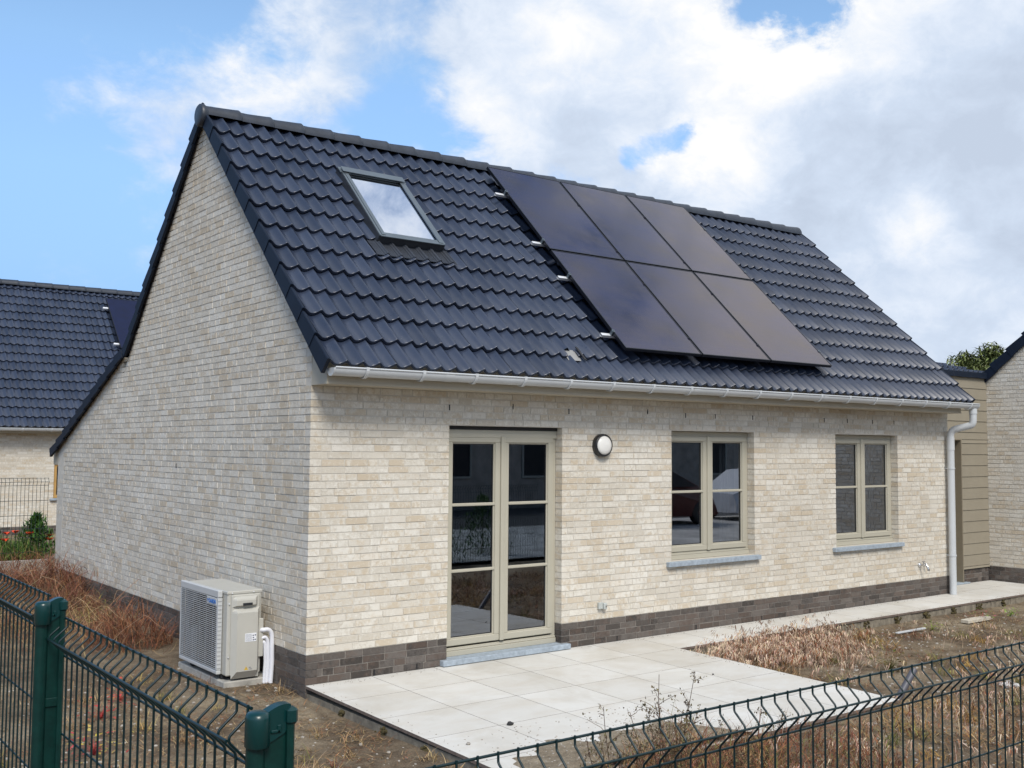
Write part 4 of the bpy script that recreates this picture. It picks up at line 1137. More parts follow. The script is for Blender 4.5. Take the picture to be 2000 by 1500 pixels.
SR2 = Vector((0, math.cos(aR), math.sin(aR))); NR2 = Vector((0, -math.sin(aR), math.cos(aR))); OR2 = Vector((XR-.05, -4.96, 2.745))
tiles(q, OR2, Xv, SR2, NR2, 9.05, 12, .325, PITCHX, 0, 3.83, 6, seed=12)
rro = q.build('roof', M['tile'], rh)
vg = MB()
verge(OR-Vector((9.0, 0, 0)), SR, NR, 12, .325, -.045, -.02, .145, 3.86)
vg.build('verge_tile', M['verge'], rro); vg = MB()
verge(OR2+Vector((.05, 0, 0)), SR2, NR2, 12, .325, -.045, -.02, .145, 3.86)
vg.build('verge_tile', M['verge'], rro)
q = MB(); q.box(XR-.045, XR+8, -2.15, -1.95, 5.35, 5.43); q.build('ridge_cap', M['ridge'], rro)

# ------------------------------------------------------------------ left neighbour house behind
NZ = -.234; NY = 19.0
nh = thing('brick_house', 'pale brick house behind at the left with dark tiled roof and oak window', 'house', (0, NY, NZ))
q = MB()
nops = [(2.70, 4.1, .62, 1.46)]
def nsp(za, zb):
    if zb > .64 and za < 1.44: return [(-7.5, 2.70), (4.1, 9.0)]
    return [(-7.5, 9.0)]
brick_wall(q, -7.5, 9, 0, 38, lambda a, b_, d: (a, NY+d, b_), .08, 0, 71, spans=nsp)
slab_openings(q, -7.5, 9.0, -.002, 2.35, nops, NY+.0045, NY+.3, 1)
q.box(-7.5, 9.0, NY+7, NY+7.2, -.3, 2.3, 1)
q.prism([(NY+.3, -.3), (NY+7, -.3), (NY+7, 2.3), (NY+3.6, 5.9), (NY+.3, 2.45)], lambda a, b_, d: (d, a, b_), -7.5, -7.3, 1)
q.prism([(NY+.3, -.3), (NY+7, -.3), (NY+7, 2.3), (NY+3.6, 5.9), (NY+.3, 2.45)], lambda a, b_, d: (d, a, b_), 8.8, 9.0, 1)
q.build('wall', [M['brick'], M['mortar']], nh)
q = MB(); brick_wall(q, -7.5, 9, NZ-.02, 4, lambda a, b_, d: (a, NY+d, b_), .08, 0, 73, dark=True, ch=.0615); q.box(-7.5, 9.0, NY+.0045, NY+.3, -.5, -.004, 1); q.build('plinth', [M['plinth'], M['dark_mortar']], nh)
q = MB(); TN = R(44.5)
ON = Vector((-7.6, NY-.40, 2.34)); SN = Vector((0, math.cos(TN), math.sin(TN))); NN = Vector((0, -math.sin(TN), math.cos(TN)))
tiles(q, ON, Xv, SN, NN, 16.7, 17, .327, .160, 0, 5.46, 10, seed=14)
q.faces([ON+SN*.1-NN*.09, ON+Xv*16.7+SN*.1-NN*.09, ON+Xv*16.7+SN*5.4-NN*.09, ON+SN*5.4-NN*.09], [(0, 1, 2, 3)], 1)
nro = q.build('roof', [M['tile'], M['underlay']], nh)
RNY = NY-.40+5.5*math.cos(TN); RNZ = 2.34+5.5*math.sin(TN)
q = MB(); ridge_caps(q, -7.6, 9.2, RNY, RNZ-.10, .42, .12, .135, 8); q.faces([(-7.6, RNY, RNZ-.1), (9.1, RNY, RNZ-.1), (9.1, NY+7.4, 2.2), (-7.6, NY+7.4, 2.2)], [(0, 1, 2, 3)])
q.build('ridge_cap', M['ridge'], nro)
gutter(-7.6, 9.1, NY-.37, 2.265, .062, nh, brstep=.62, first=.2)
q = MB(); q.box(-7.5, 9.0, NY-.28, NY-.002, 2.16, 2.24); q.build('fascia', M['fascia'], nh)
q = MB(); frame_rect(q, 2.702, 4.098, .64, 1.458, .07, NY+.03, NY+.12, .004); nwn = q.build('window', M['wood_frame'], nh)
q = MB(); q.faces([(2.77, NY+.08, .7), (4.03, NY+.08, .7), (4.03, NY+.08, 1.39), (2.77, NY+.08, 1.39)], [(0, 1, 2, 3)]); q.build('pane', M['glass'], nwn)
q = MB(); q.rbox(2.62, 4.18, NY-.06, NY+.05, .585, .635, .004); q.build('window_sill', M['bluestone'], nwn)
q = MB(); q.box(-7.2, 8.7, NY+.32, NY+6.9, 2.30, 2.36); q.box(-7.2, 8.7, NY+.32, NY+6.9, -.1, -.02); q.build('interior_floor', M['plaster'], nh)
# its solar panel and rails
nsp_ = copy_tree(first); nsp_['label'] = 'dark blue solar panel on the roof of the left house behind'; del nsp_['group']
nsp_.location = ON+Xv*(4.60+7.6)+SN*2.85+NN*.13; nsp_.rotation_euler = (TN, 0, 0)
nsp_.scale = (1.5, 1.28, 1)
for ch in nsp_.children:
    if ch.name.startswith('cells'):
        ch.data = ch.data.copy(); ch.data.materials[0] = simple('dark_blue_cells', (.003, .007, .035), .4, spec=.3, var=.2)
for k, (s_, lb_) in enumerate(((3.05, 'lower short rail end left of the panel on the left house roof'), (4.55, 'upper short rail end left of the panel on the left house roof'))):
    q = MB(); q.box(0, .6, -.03, .03, -.03, .02)
    o = q.build('mounting_rail', M['silver'], None); o.location = ON+Xv*(4.47+7.6)+SN*s_+NN*.075; o.rotation_euler = (TN, 0, 0)
    tag(o, lb_, 'rail', 'rails on the left house roof')

# ------------------------------------------------------------------ across the street (shows in the window panes)
oh = thing('brick_house', 'pale brick house across the street, mirrored in the door panes', 'house', (20, -22, 0))
def obox(x0, x1, y0, y1, h, nm='wall', m_='oppbrick'):
    q = MB(); q.box(x0, x1, y0, y1, -.2, h); return q.build(nm, M[m_], oh)
M['oppbrick'] = simple('brown_brick', (.42, .36, .29), .9, var=.3, vscale=3, bmp=.4, bscale=30)
obox(12, 30, -30, -20, 3.0)
q = MB(); q.prism([(-30.4, 2.95), (-19.6, 2.95), (-25, 7.2)], lambda a, b_, d: (d, a, b_), 11.8, 30.2); q.build('roof', M['verge'], oh)
for x in (14, 17.5, 22, 26):
    q = MB(); frame_rect(q, x, x+1.5, .9, 2.2, .08, -20.03+.0, -19.95, .01); wf = q.build('window', M['taupe'], oh)
    q = MB(); q.box(x+.07, x+1.43, -20.02, -19.99, .97, 2.13); q.build('pane', M['seal'], wf)
q = MB(); q.faces([(3.5, -13.5, -.08), (40, -13.5, -.08), (40, -7.2, -.08), (3.5, -7.2, -.08)], [(0, 1, 2, 3)])
q.build('parking', simple('pale_paving', (.45, .44, .42), .9, var=.35, vscale=1.3, bmp=.2), kind='structure')
car = thing('parked_car', 'dark red hatchback parked across the street, mirrored in the first window', 'car', (15.5, -12.2, -.08))
carm = simple('car_paint', (.10, .02, .015), .25, var=.02)
prof = [(-2.0, .35, .55), (-1.97, .75, .70), (-1.45, .92, .80), (-.75, 1.40, .62), (.45, 1.46, .60), (1.35, 1.05, .72), (1.95, .80, .68), (2.05, .38, .55)]
q = MB(); ring = []
for (px2, pz2, hw) in prof:
    ring.append([(15.5+px2, -12.2-hw*1.15, .22-.08), (15.5+px2, -12.2-.83, .5*pz2), (15.5+px2, -12.2-hw, pz2-.1), (15.5+px2, -12.2-hw*.7, pz2-.08), (15.5+px2, -12.2+hw*.7, pz2-.08), (15.5+px2, -12.2+hw, pz2-.1), (15.5+px2, -12.2+.83, .5*pz2), (15.5+px2, -12.2+hw*1.15, .22-.08)])
q.faces([p for r_ in ring for p in r_], [(i*8+j, (i+1)*8+j, (i+1)*8+(j+1) % 8, i*8+(j+1) % 8) for i in range(7) for j in range(8)]+[tuple(range(8)), tuple(range(56, 64))[::-1]], 0, None, False)
cb0 = q.build('body', carm, car)
q = MB()
for yy in (-12.2-.70, -12.2+.70):
    s_ = -1 if yy < -12.2 else 1
    q.faces([(14.85, yy+s_*.02, 1.22), (16.0, yy+s_*.02, 1.28), (16.75, yy+s_*.13, .92), (14.3, yy+s_*.13, .88)], [(0, 1, 2, 3)])
q.build('side_window', M['seal'], car)
for (wx, wy) in ((14.2, -12.95), (16.9, -12.95), (14.2, -11.45), (16.9, -11.45)):
    q = MB(); q.lathe([(0, -.09), (.29, -.09), (.31, -.06), (.31, .06), (.29, .09), (.18, .085), (0, .07)], lambda a, b_, h: (wx+a, wy+h, .23+b_), 24); q.build('wheel', M['black_plastic'], car)
car2 = copy_tree(car); car2.location = (20.6, -12.5, -.08); car2['label'] = 'silver hatchback parked behind the red one, mirrored in the first window'
for ch in car2.children:
    if ch.name.startswith('body'): ch.data = ch.data.copy(); ch.data.materials[0] = mat('silver_paint', (.55, .56, .58), .3)[0]
for o_ in (car, car2): o_['group'] = 'cars parked across the street'
cb = thing('utility_cabinet', 'grey street cabinet beyond the front fence, mirrored in a window', 'cabinet', (11.2, -9.2, -.1))
q = MB(); q.rbox(10.6, 11.8, -9.4, -9.0, -.1, 1.25, .01); q.rbox(10.57, 11.83, -9.43, -8.97, 1.251, 1.30, .01); q.build('body', M['greybox'], cb)
q = MB(); q.rbox(11.18, 11.21, -8.995, -8.985, .0, 1.2, .002); q.build('door_gap', M['seal'], cb)
q = MB()
q.faces([(-900, -30, -.085), (900, -30, -.085), (900, -12, -.085), (-900, -12, -.085)], [(0, 1, 2, 3)])
q.build('road', simple('asphalt', (.06, .06, .062), .9, var=.2, vscale=2), kind='structure')

# ------------------------------------------------------------------ vegetation helpers
def blade(mb, p, az, lean, length, width, curl, colr, n=4, twist=0.0):
    p = Vector(p); d = Vector((math.cos(az)*math.sin(lean), math.sin(az)*math.sin(lean), math.cos(lean)))
    side = Vector((-math.sin(az+twist), math.cos(az+twist), 0)); pts = []
    ln = lean
    for i in range(n+1):
        t_ = i/n; w_ = width*(1-t_**1.6)*.5+.0004
        pts += [tuple(p-side*w_), tuple(p+side*w_)]
        ln = lean+curl*t_; d = Vector((math.cos(az)*math.sin(ln), math.sin(az)*math.sin(ln), math.cos(ln))); p = p+d*(length/n)
    mb.faces(pts, [(2*i, 2*i+1, 2*i+3, 2*i+2) for i in range(n)], 0, colr)
    return p, az, ln
def cv(c, v, rnd):
    k = rnd.uniform(1-v, 1+v); return (c[0]*k, c[1]*k*rnd.uniform(.93, 1.07), c[2]*k*rnd.uniform(.9, 1.1), 1)
STRAW = [(.36, .25, .12), (.30, .19, .09), (.42, .31, .17), (.24, .14, .07)]
RUST = [(.24, .095, .045), (.16, .06, .036), (.28, .13, .065), (.085, .04, .028), (.19, .08, .055)]
PINK = [(.50, .37, .26), (.44, .30, .22), (.60, .47, .34), (.33, .21, .15)]
OLIVE = [(.16, .15, .05), (.20, .19, .06), (.12, .12, .04), (.30, .26, .08)]
GREEN = [(.05, .11, .025), (.08, .16, .035), (.10, .19, .05), (.035, .08, .02)]
def in_patio(x, y): return (-.05 < x < 3.65 and -3.03 < y < 0.02) or (3.6 <= x < 11.2 and -.64 < y < .1) or (x > -.02 and y > -.05)
def strand_mat(mb, n, area, pals, seed, lmin, lmax, lean=(.5, 1.5), width=.003, height=.0, test=None, curl=(.2, 1.2)):
    rnd = random.Random(seed); k = 0; tries = 0
    while k < n and tries < n*12:
        tries += 1; x, y = rnd.uniform(area[0], area[1]), rnd.uniform(area[2], area[3])
        if in_patio(x, y): continue
        if test and rnd.random() > test(x, y): continue
        z = ground_z(x, y)+rnd.random()*height
        blade(mb, (x, y, z-.004), rnd.uniform(0, 6.283), rnd.uniform(*lean), rnd.uniform(lmin, lmax), rnd.uniform(.6, 1.3)*width, rnd.uniform(*curl), cv(rnd.choice(pals), .3, rnd), 4, rnd.uniform(-1, 1))
        k += 1
def fb(x, y, s=1.0, o=0.0):
    return .5+.5*(math.sin(x*2.3*s+o)*math.cos(y*1.9*s-o)+.6*math.sin(x*5.1*s+y*3.7*s+o*2)+.35*math.sin(x*11*s-y*9.3*s+o))/1.6

# brown dried growth along the gable and at the back left
dg_ = MB()
def pile(x, y):
    if x > -.33 and y < 5.8: return .10
    v = 1.0 if (x > -1.9 and y > 2.2) else .35
    if y > 5: v = 1
    if y < 2.2: v = max(0, fb(x, y, 1.3, 1)-.35)*.5
    if x > -.75 and y < 2.0: v *= .12
    return v*(.35+.65*fb(x, y, 1.0, 2))
strand_mat(dg_, 9500, (-4.6, -.03, .6, 7.9), RUST+STRAW+[(.38,.24,.15),(.10,.06,.04)], 101, .08, .34, (.7, 2.1), .0032, .20, pile, (-1.4, 2.6))
strand_mat(dg_, 3000, (-3.6, -.03, 5.0, 7.9), RUST+[(.19, .10, .06)], 102, .22, .50, (.5, 1.7), .0045, .30, lambda x, y: .4+.6*fb(x, y, .8, 3), (.4, 1.8))
strand_mat(dg_, 1600, (-4.6, -.1, 3.5, 7.8), OLIVE, 103, .08, .24, (.1, 1.3), .007, .1, lambda x, y: max(0, fb(x, y, 1.4, 4)-.45)*2)
for _k in range(240):
    rq = random.Random(5000+_k); x, y = rq.uniform(-3.6, -.05), rq.uniform(2.0, 7.8)
    if rq.random() > pile(x, y)*1.4: continue
    a = rq.uniform(0, 6.283); L0 = rq.uniform(.3, .7); z = ground_z(x, y)+rq.uniform(0, .18); P = []
    for i in range(7):
        t_ = i/6; P.append((x+math.cos(a)*L0*t_+.03*math.sin(t_*7+a), y+math.sin(a)*L0*t_+.03*math.cos(t_*5), z+rq.uniform(.9, 1.1)*.8*L0*math.sin(t_*2.6)*.6))
    dg_.tube(P, .0026, 4, 0, False, cv(rq.choice([(.45, .30, .18), (.36, .20, .12), (.50, .36, .22), (.30, .13, .10)]), .2, rq), True, .0012)
def heap(mb, cx, cy, rad, n, hgt, pals, seed, lmin=.08, lmax=.26, width=.004):
    rnd = random.Random(seed)
    for _ in range(n):
        a, r_ = rnd.uniform(0, 6.283), rad*math.sqrt(rnd.random()); x, y = cx+r_*math.cos(a), cy+r_*math.sin(a)
        if in_patio(x, y): continue
        z = ground_z(x, y)+rnd.random()*hgt*(1-(r_/rad)**2)
        blade(mb, (x, y, z), rnd.uniform(0, 6.283), rnd.uniform(.2, 1.5), rnd.uniform(lmin, lmax), width*rnd.uniform(.6, 1.3), rnd.uniform(.2, 1.8), cv(rnd.choice(pals), .3, rnd), 4, rnd.uniform(-1, 1))
heap(dg_, -.55, 6.55, .75, 1800, .45, RUST, 111, .15, .4, .005)
heap(dg_, -.5, 5.0, .35, 700, .25, RUST, 112, .12, .3)
heap(dg_, -.50, 2.85, .42, 1500, .36, RUST, 113, .12, .32)
heap(dg_, -.9, 3.9, .7, 1300, .22, RUST+STRAW, 114)
heap(dg_, -1.5, 6.6, .9, 1800, .35, RUST+OLIVE[:1], 115, .15, .4, .005)
tag(dg_.build('dry_undergrowth', M['plant']), 'tangled rust brown dead weeds along the foot of the gable wall', 'undergrowth', kind='stuff')
# thin straw litter and tufts over the left ground
sl3 = MB()
strand_mat(sl3, 13000, (-4.5, .7, -5.6, 1.8), STRAW+RUST[:3]+[(.33, .24, .13)], 121, .03, .12, (1.0, 1.55), .0035, .02, lambda x, y: max(.04, (fb(x, y, 1.8, 5)-.45)*2.0), (.0, .8))
rnd = random.Random(130)
for _ in range(170):
    x, y = rnd.uniform(-3.6, .0), rnd.uniform(-5.4, 1.6)
    if in_patio(x, y) or fb(x, y, 1.2, 6) < .42: continue
    pal = rnd.choice([STRAW, STRAW, RUST, OLIVE, [(.42, .33, .12), (.33, .22, .08)]])
    heap(sl3, x, y, rnd.uniform(.04, .12), rnd.randint(25, 70), .03, pal, rnd.randint(0, 9999), .04, .13, .004)
strand_mat(sl3, 2600, (-1.6, -.02, -1.6, .9), STRAW+[(.12, .07, .04), (.09, .06, .04)], 122, .02, .09, (1.2, 1.56), .0035, .01, lambda x, y: .3+.7*fb(x, y, 2.2, 7), (-.2, .5))
tag(sl3.build('straw_litter', M['plant']), 'scattered straw and dead tufts on the sandy ground behind the left fence', 'straw', kind='stuff')
# drooping brome grass right of the patio, straw mat at the lower right
br_ = MB()
def brome(mb, x, y, rnd, h, pal=PINK):
    z = ground_z(x, y); az = rnd.uniform(-.6, 1.2)+rnd.choice((0, math.pi)); p = Vector((x, y, z)); ln = rnd.uniform(.1, .6)
    c = cv(rnd.choice(pal), .25, rnd)
    e_, a_, l_ = blade(mb, p, az, ln, h, .0026, rnd.uniform(.8, 1.7), c, 5)
    for k in range(rnd.randint(5, 9)):
        a2 = az+rnd.uniform(-.9, .9); bp = e_+Vector((rnd.uniform(-.03, .03), rnd.uniform(-.03, .03), rnd.uniform(-.015, .02)))
        blade(mb, bp, a2, rnd.uniform(1.9, 2.9), rnd.uniform(.03, .065), .0075, rnd.uniform(-.2, .4), cv(rnd.choice(pal), .25, rnd), 3, rnd.uniform(-1, 1))
rnd = random.Random(140)
for _ in range(950):
    x, y = 4.55+rnd.gauss(0, .48), -1.15+rnd.gauss(0, .25)
    if in_patio(x, y) or x < 3.72: continue
    brome(br_, x, y, rnd, rnd.uniform(.12, .34), PINK+RUST[:1])
for _ in range(260):
    x, y = rnd.uniform(3.75, 5.6), rnd.uniform(-.95, -.66)
    brome(br_, x, y, rnd, rnd.uniform(.14, .34), PINK[:3])
for _ in range(420):
    x, y = rnd.uniform(3.8, 9.5), rnd.uniform(-3.4, -1.0)
    if fb(x, y, 1.1, 9) < .5: continue
    brome(br_, x, y, rnd, rnd.uniform(.08, .20))
for _ in range(1300):
    x, y = rnd.uniform(.6, 6.0), rnd.uniform(-5.6, -3.15)
    if fb(x, y, 1.0, 11) < .40: continue
    brome(br_, x, y, rnd, rnd.uniform(.10, .28), PINK+RUST[:2])
tag(br_.build('dry_brome_grass', M['plant']), 'drooping pinkish dry grass heads beside the patio and path', 'grass', kind='stuff')
st_ = MB()
strand_mat(st_, 9000, (.3, 7.0, -5.7, -3.05), STRAW+[(.34, .19, .06), (.28, .15, .05)]+RUST[:2], 151, .05, .2, (.7, 1.55), .004, .06, lambda x, y: max(.08, (fb(x, y, 1.1, 12)-.35)*1.6), (.1, 1.2))
strand_mat(st_, 9000, (3.7, 11.0, -4.2, -.66), STRAW+RUST+OLIVE[:1], 152, .03, .12, (1.0, 1.55), .0035, .02, lambda x, y: max(.05, (fb(x, y, 1.5, 13)-.45)*1.8), (.0, .9))
rnd = random.Random(160)
for _ in range(120):
    x, y = rnd.uniform(.8, 8), rnd.choice([rnd.uniform(-5.2, -3.1), rnd.uniform(-3.2, -.8)])
    if x < 3.8 and y > -3.1: continue
    heap(st_, x, y, rnd.uniform(.06, .18), rnd.randint(30, 90), .05, rnd.choice([STRAW, [(.40, .24, .07), (.33, .2, .06)], OLIVE, RUST]), rnd.randint(0, 9999), .05, .16, .005)
tag(st_.build('straw_mat', M['plant']), 'matted orange straw and dead grass on the ground right of the patio', 'straw', kind='stuff')
# small leafy weeds along the edge of the path
def weed(x, y, name, label, pal, seed, n=40, r_=.09, h=.10):
    rnd = random.Random(seed); z = ground_z(x, y); t_ = thing(name, label, 'weed', (x, y, z)); q = MB()
    for _ in range(n):
        a = rnd.uniform(0, 6.283); ln = rnd.uniform(.1, 1.3); L_ = rnd.uniform(.3, 1.0)*h
        e_, _, _ = blade(q, (x, y, z), a, ln, L_, .003, rnd.uniform(.2, .9), cv(pal[0], .2, rnd), 3)
        blade(q, e_, a+rnd.uniform(-.6, .6), rnd.uniform(.8, 1.9), rnd.uniform(.02, .045), rnd.uniform(.015, .028), .4, cv(rnd.choice(pal), .3, rnd), 3, rnd.uniform(-.8, .8))
    q.build('leaves', M['plant'], t_); return t_
weed(7.25, -1.0, 'leafy_weed', 'small yellow green weed below the path edge, left of the plank', [(.22, .28, .05), (.30, .32, .08), (.16, .2, .04)], 171)
weed(8.25, -1.05, 'leafy_weed', 'reddish green weed beside the pale plank', [(.30, .10, .08), (.18, .2, .06), (.36, .12, .12), (.15, .2, .05)], 172, 60, .12, .14)
weed(8.9, -1.05, 'leafy_weed', 'bright green weed farthest right below the path', [(.20, .34, .06), (.28, .36, .08)], 173, 45)
weed(5.9, -.95, 'leafy_weed', 'brown olive weed against the kerb by the white strip', [(.26, .15, .06), (.18, .15, .05)], 174, 60, .12, .13)
weed(4.85, -2.05, 'leafy_weed', 'dark olive weed at the end of the dry grass patch', [(.10, .10, .03), (.14, .10, .04), (.2, .12, .05)], 175, 110, .2, .20)
weed(-1.45, .35, 'leafy_weed', 'red leaved weed in front of the heat pump slab', [(.42, .05, .05), (.36, .08, .06), (.25, .12, .05)], 176, 60, .2, .16)
weed(-1.2, .75, 'leafy_weed', 'red and orange weed beside the heat pump grille', [(.38, .07, .05), (.34, .13, .05)], 177, 50, .2, .14)
weed(-1.75, -.55, 'leafy_weed', 'red and yellow weed seen through the fence below the grille', [(.40, .07, .07), (.34, .26, .06), (.4, .3, .1)], 178, 70, .2, .16)

# tall dead weed behind the right fence
def dead_weed(x, y, h, seed, label, ns=9):
    rnd = random.Random(seed); z = ground_z(x, y); t_ = thing('dead_weed', label, 'weed', (x, y, z)); q = MB(); hd = MB()
    C1 = (.16, .11, .075, 1)
    for i in range(ns):
        az = rnd.uniform(0, 6.283); sp_ = rnd.uniform(.05, .42); hh = h*rnd.uniform(.55, 1.0)
        P = [Vector((x+rnd.uniform(-.04, .04), y+rnd.uniform(-.04, .04), z))]
        for k in range(1, 8):
            t2 = k/7; P.append(P[0]+Vector((math.cos(az)*sp_*t2**1.2*hh, math.sin(az)*sp_*t2**1.2*hh, hh*t2*(1-.12*t2*sp_)))+Vector((rnd.uniform(-.006, .006), rnd.uniform(-.006, .006), 0)))
        q.tube(P, .0034, 5, 0, False, cv((.10, .065, .045), .2, rnd), True, .0014)
        for k in range(3, 8):
            for _ in range(rnd.randint(2, 4)):
                a2 = rnd.uniform(0, 6.283); l2 = rnd.uniform(.05, .17)*(1.3-k/8); b0 = P[k].lerp(P[k-1], rnd.random())
                T = [b0]
                for s_ in range(1, 4): T.append(b0+Vector((math.cos(a2), math.sin(a2), .9))*l2*s_/3+Vector((rnd.uniform(-.008, .008), rnd.uniform(-.008, .008), -.02*s_*s_/9)))
                q.tube(T, .0016, 4, 0, False, cv((.13, .09, .055), .25, rnd), True, .0009)
                for _ in range(rnd.randint(5, 9)):
                    c0 = T[rnd.randint(1, 3)]+Vector((rnd.uniform(-.02, .02), rnd.uniform(-.02, .02), rnd.uniform(-.018, .02)))
                    blade(hd, c0, rnd.uniform(0, 6.28), rnd.uniform(0, 3), rnd.uniform(.008, .018), rnd.uniform(.006, .011), .3, cv(rnd.choice([(.10, .08, .045), (.16, .135, .06), (.08, .055, .035)]), .3, rnd), 2)
    q.build('stem', M['plant'], t_); tag(hd.build('seed_head', M['plant'], t_), 'tiny dry seed heads', kind='stuff')
dead_weed(.05, -4.0, .95, 181, 'tall spindly dead weed behind the fence, its tips over the patio', 15)
dead_weed(-.28, -4.0, .84, 182, 'spindly dead weed leaning left behind the right fence', 7)
dead_weed(.55, -4.05, .66, 183, 'lower reddish dead weed behind the fence, right of the tallest one', 9)
heap_w = MB(); heap(heap_w, .75, -3.5, .55, 2600, .34, RUST+STRAW[:2]+OLIVE[:1], 184, .1, .35, .0035); heap(heap_w, .2, -4.0, .5, 900, .5, RUST, 185, .15, .4, .0035); heap(heap_w, 1.7, -3.6, .6, 1500, .22, RUST+OLIVE[:1], 186, .1, .3, .0035)
tag(heap_w.build('dead_brush', M['plant']), 'rust brown dead brush around the foot of the tall weeds', 'brush', kind='stuff')
# copper leaved shoot at the lower right, on the near side of the fence
cs = thing('copper_shrub', 'copper leaved shoot of a shrub at the lower right corner', 'shrub', (-.58, -6.35, 0)); q = MB(); s2 = MB(); rnd = random.Random(190)
for (bx, by, tz) in ((-.60, -6.33, 1.14), (-.54, -6.35, 1.25), (-.50, -6.30, 1.05), (-.56, -6.28, .95)):
    P = [Vector((bx+.03, by-.02, -.2)), Vector((bx+.02, by, .5)), Vector((bx, by, tz))]; s2.tube(P, .004, 6, 0, True, (.10, .05, .04, 1))
    for k in range(26):
        t_ = rnd.uniform(.45, 1); p = P[1].lerp(P[2], t_*1.0)
        blade(q, p, rnd.uniform(0, 6.28), rnd.uniform(.7, 1.7), rnd.uniform(.045, .075), rnd.uniform(.028, .042), rnd.uniform(.2, .9), cv(rnd.choice([(.17, .06, .05), (.24, .11, .09), (.12, .04, .035)]), .3, rnd), 4, rnd.uniform(-1, 1))
q.build('leaves', M['plant'], cs); s2.build('stem', M['plant'], cs)

# ------------------------------------------------------------------ loose sand on the patio, stones and debris
sd_ = MB(); nxs, nys = 60, 44; pts = []
def sandh(u, v):
    # outline: spreads from the front edge, ragged
    r_ = ((u-.5)/.47)**2*1.0; edge = .47+.03*math.sin(u*9)+.05*math.sin(u*23+1)-.75*max(0, abs(u-.48)-.25)**1.3*2
    d = edge-v
    return max(-.02, min(.05, d*.16))+.006*math.sin(u*41+v*37)*math.sin(v*29)
for j in range(nys):
    for i in range(nxs):
        u, v = i/(nxs-1), j/(nys-1); x = .12+u*1.75; y = -2.98+v*1.35
        pts.append((x, y, pz(y)+sandh(u, v)*(1 if 0 < i < nxs-1 else 0)-(.0 if 0 < i < nxs-1 else .02)))
sd_.faces(pts, [(j*nxs+i, j*nxs+i+1, (j+1)*nxs+i+1, (j+1)*nxs+i) for j in range(nys-1) for i in range(nxs-1)], 0, None, True)
tag(sd_.build('sand_pile', M['sand']), 'low spill of sand and grit on the front edge of the patio', 'sand', kind='stuff')
def rock(mb, c, r_, rnd, flat=.6):
    pts = []; n1, n2 = 5, 8
    for i in range(n1+1):
        for j in range(n2):
            th, ph = math.pi*i/n1, 2*math.pi*j/n2; k = r_*rnd.uniform(.75, 1.15)
            pts.append((c[0]+k*math.sin(th)*math.cos(ph), c[1]+k*math.sin(th)*math.sin(ph), c[2]+k*flat*math.cos(th)))
    mb.faces(pts, [(i*n2+j, (i+1)*n2+j, (i+1)*n2+(j+1) % n2, i*n2+(j+1) % n2) for i in range(n1) for j in range(n2)])
ms = MB(); rnd = random.Random(199)
for (x, y, z, ax) in MOSS:
    for _ in range(rnd.randint(16, 46)):
        a, b_ = rnd.gauss(0, .028), rnd.uniform(-.075, .045); r_ = rnd.uniform(.006, .017)
        rock(ms, (x+(a if ax == 0 else 0), y+(0 if ax == 0 else a), z+b_), r_, rnd, .9)
tag(ms.build('moss', M['moss']), 'dark mossy mortar lumps under the slab joints of the patio edge', 'moss', kind='stuff')
cl_ = MB(); rnd = random.Random(198)
for _ in range(2600):
    x, y = rnd.choice([(rnd.uniform(-3.6, -.05), rnd.uniform(-5.6, 1.8)), (rnd.uniform(3.75, 9.8), rnd.uniform(-4, -.70)), (rnd.uniform(0, 6), rnd.uniform(-5.4, -3.1))])
    if in_patio(x, y): continue
    r_ = rnd.uniform(.006, .016)+.02*rnd.random()**4; rock(cl_, (x, y, ground_z(x, y)+.001), r_, rnd, .5)
tag(cl_.build('soil_clods', M['earth']), 'crumbly clods of earth over the bare ground', 'soil', kind='stuff')
for (x0_, x1_, y0_, y1_, n_) in ((0.0, 3.58, -2.97, -2.85, 260), (0.0, .12, -2.9, -.1, 50), (3.5, 3.58, -2.9, -.65, 90), (3.7, 11.0, -.59, -.53, 150), (.05, 1.2, -.12, -.02, 60), (2.8, 9.0, -.09, -.02, 240)):
    q = MB() if (x0_, n_) == (0.0, 260) else q
    for _ in range(n_):
        x, y = rnd.uniform(x0_, x1_), rnd.uniform(y0_, y1_); rock(q, (x, y, pz(y)+.001), rnd.uniform(.0015, .005), rnd, .5)
tag(q.build('soil_crumbs', M['earth']), 'crumbs of soil along the edges of the patio and path', 'soil', kind='stuff')
gr = MB(); rnd = random.Random(200)
for _ in range(3600):
    x, y = rnd.choice([(rnd.uniform(-3.6, 0), rnd.uniform(-5.6, 1.6)), (rnd.uniform(3.7, 9.5), rnd.uniform(-4, -.68)), (rnd.uniform(0, 6), rnd.uniform(-5.4, -3.05))])
    if in_patio(x, y): continue
    rock(gr, (x, y, ground_z(x, y)+.001), rnd.uniform(.003, .008)+(.014*rnd.random()**3), rnd)
tag(gr.build('gravel', M['stone']), 'small stones scattered over the sandy ground', 'gravel', kind='stuff')
gs = MB()
for _ in range(420):
    x, y = rnd.uniform(.2, 1.8), -2.98+rnd.random()**1.5*1.1
    rock(gs, (x, y, pz(y)+max(0, sandh((x-.12)/1.75, (y+2.98)/1.35))+.001), rnd.uniform(.0025, .008), rnd)
tag(gs.build('grit', M['stone']), 'grit lying in and around the spilled sand on the patio', 'grit', kind='stuff')
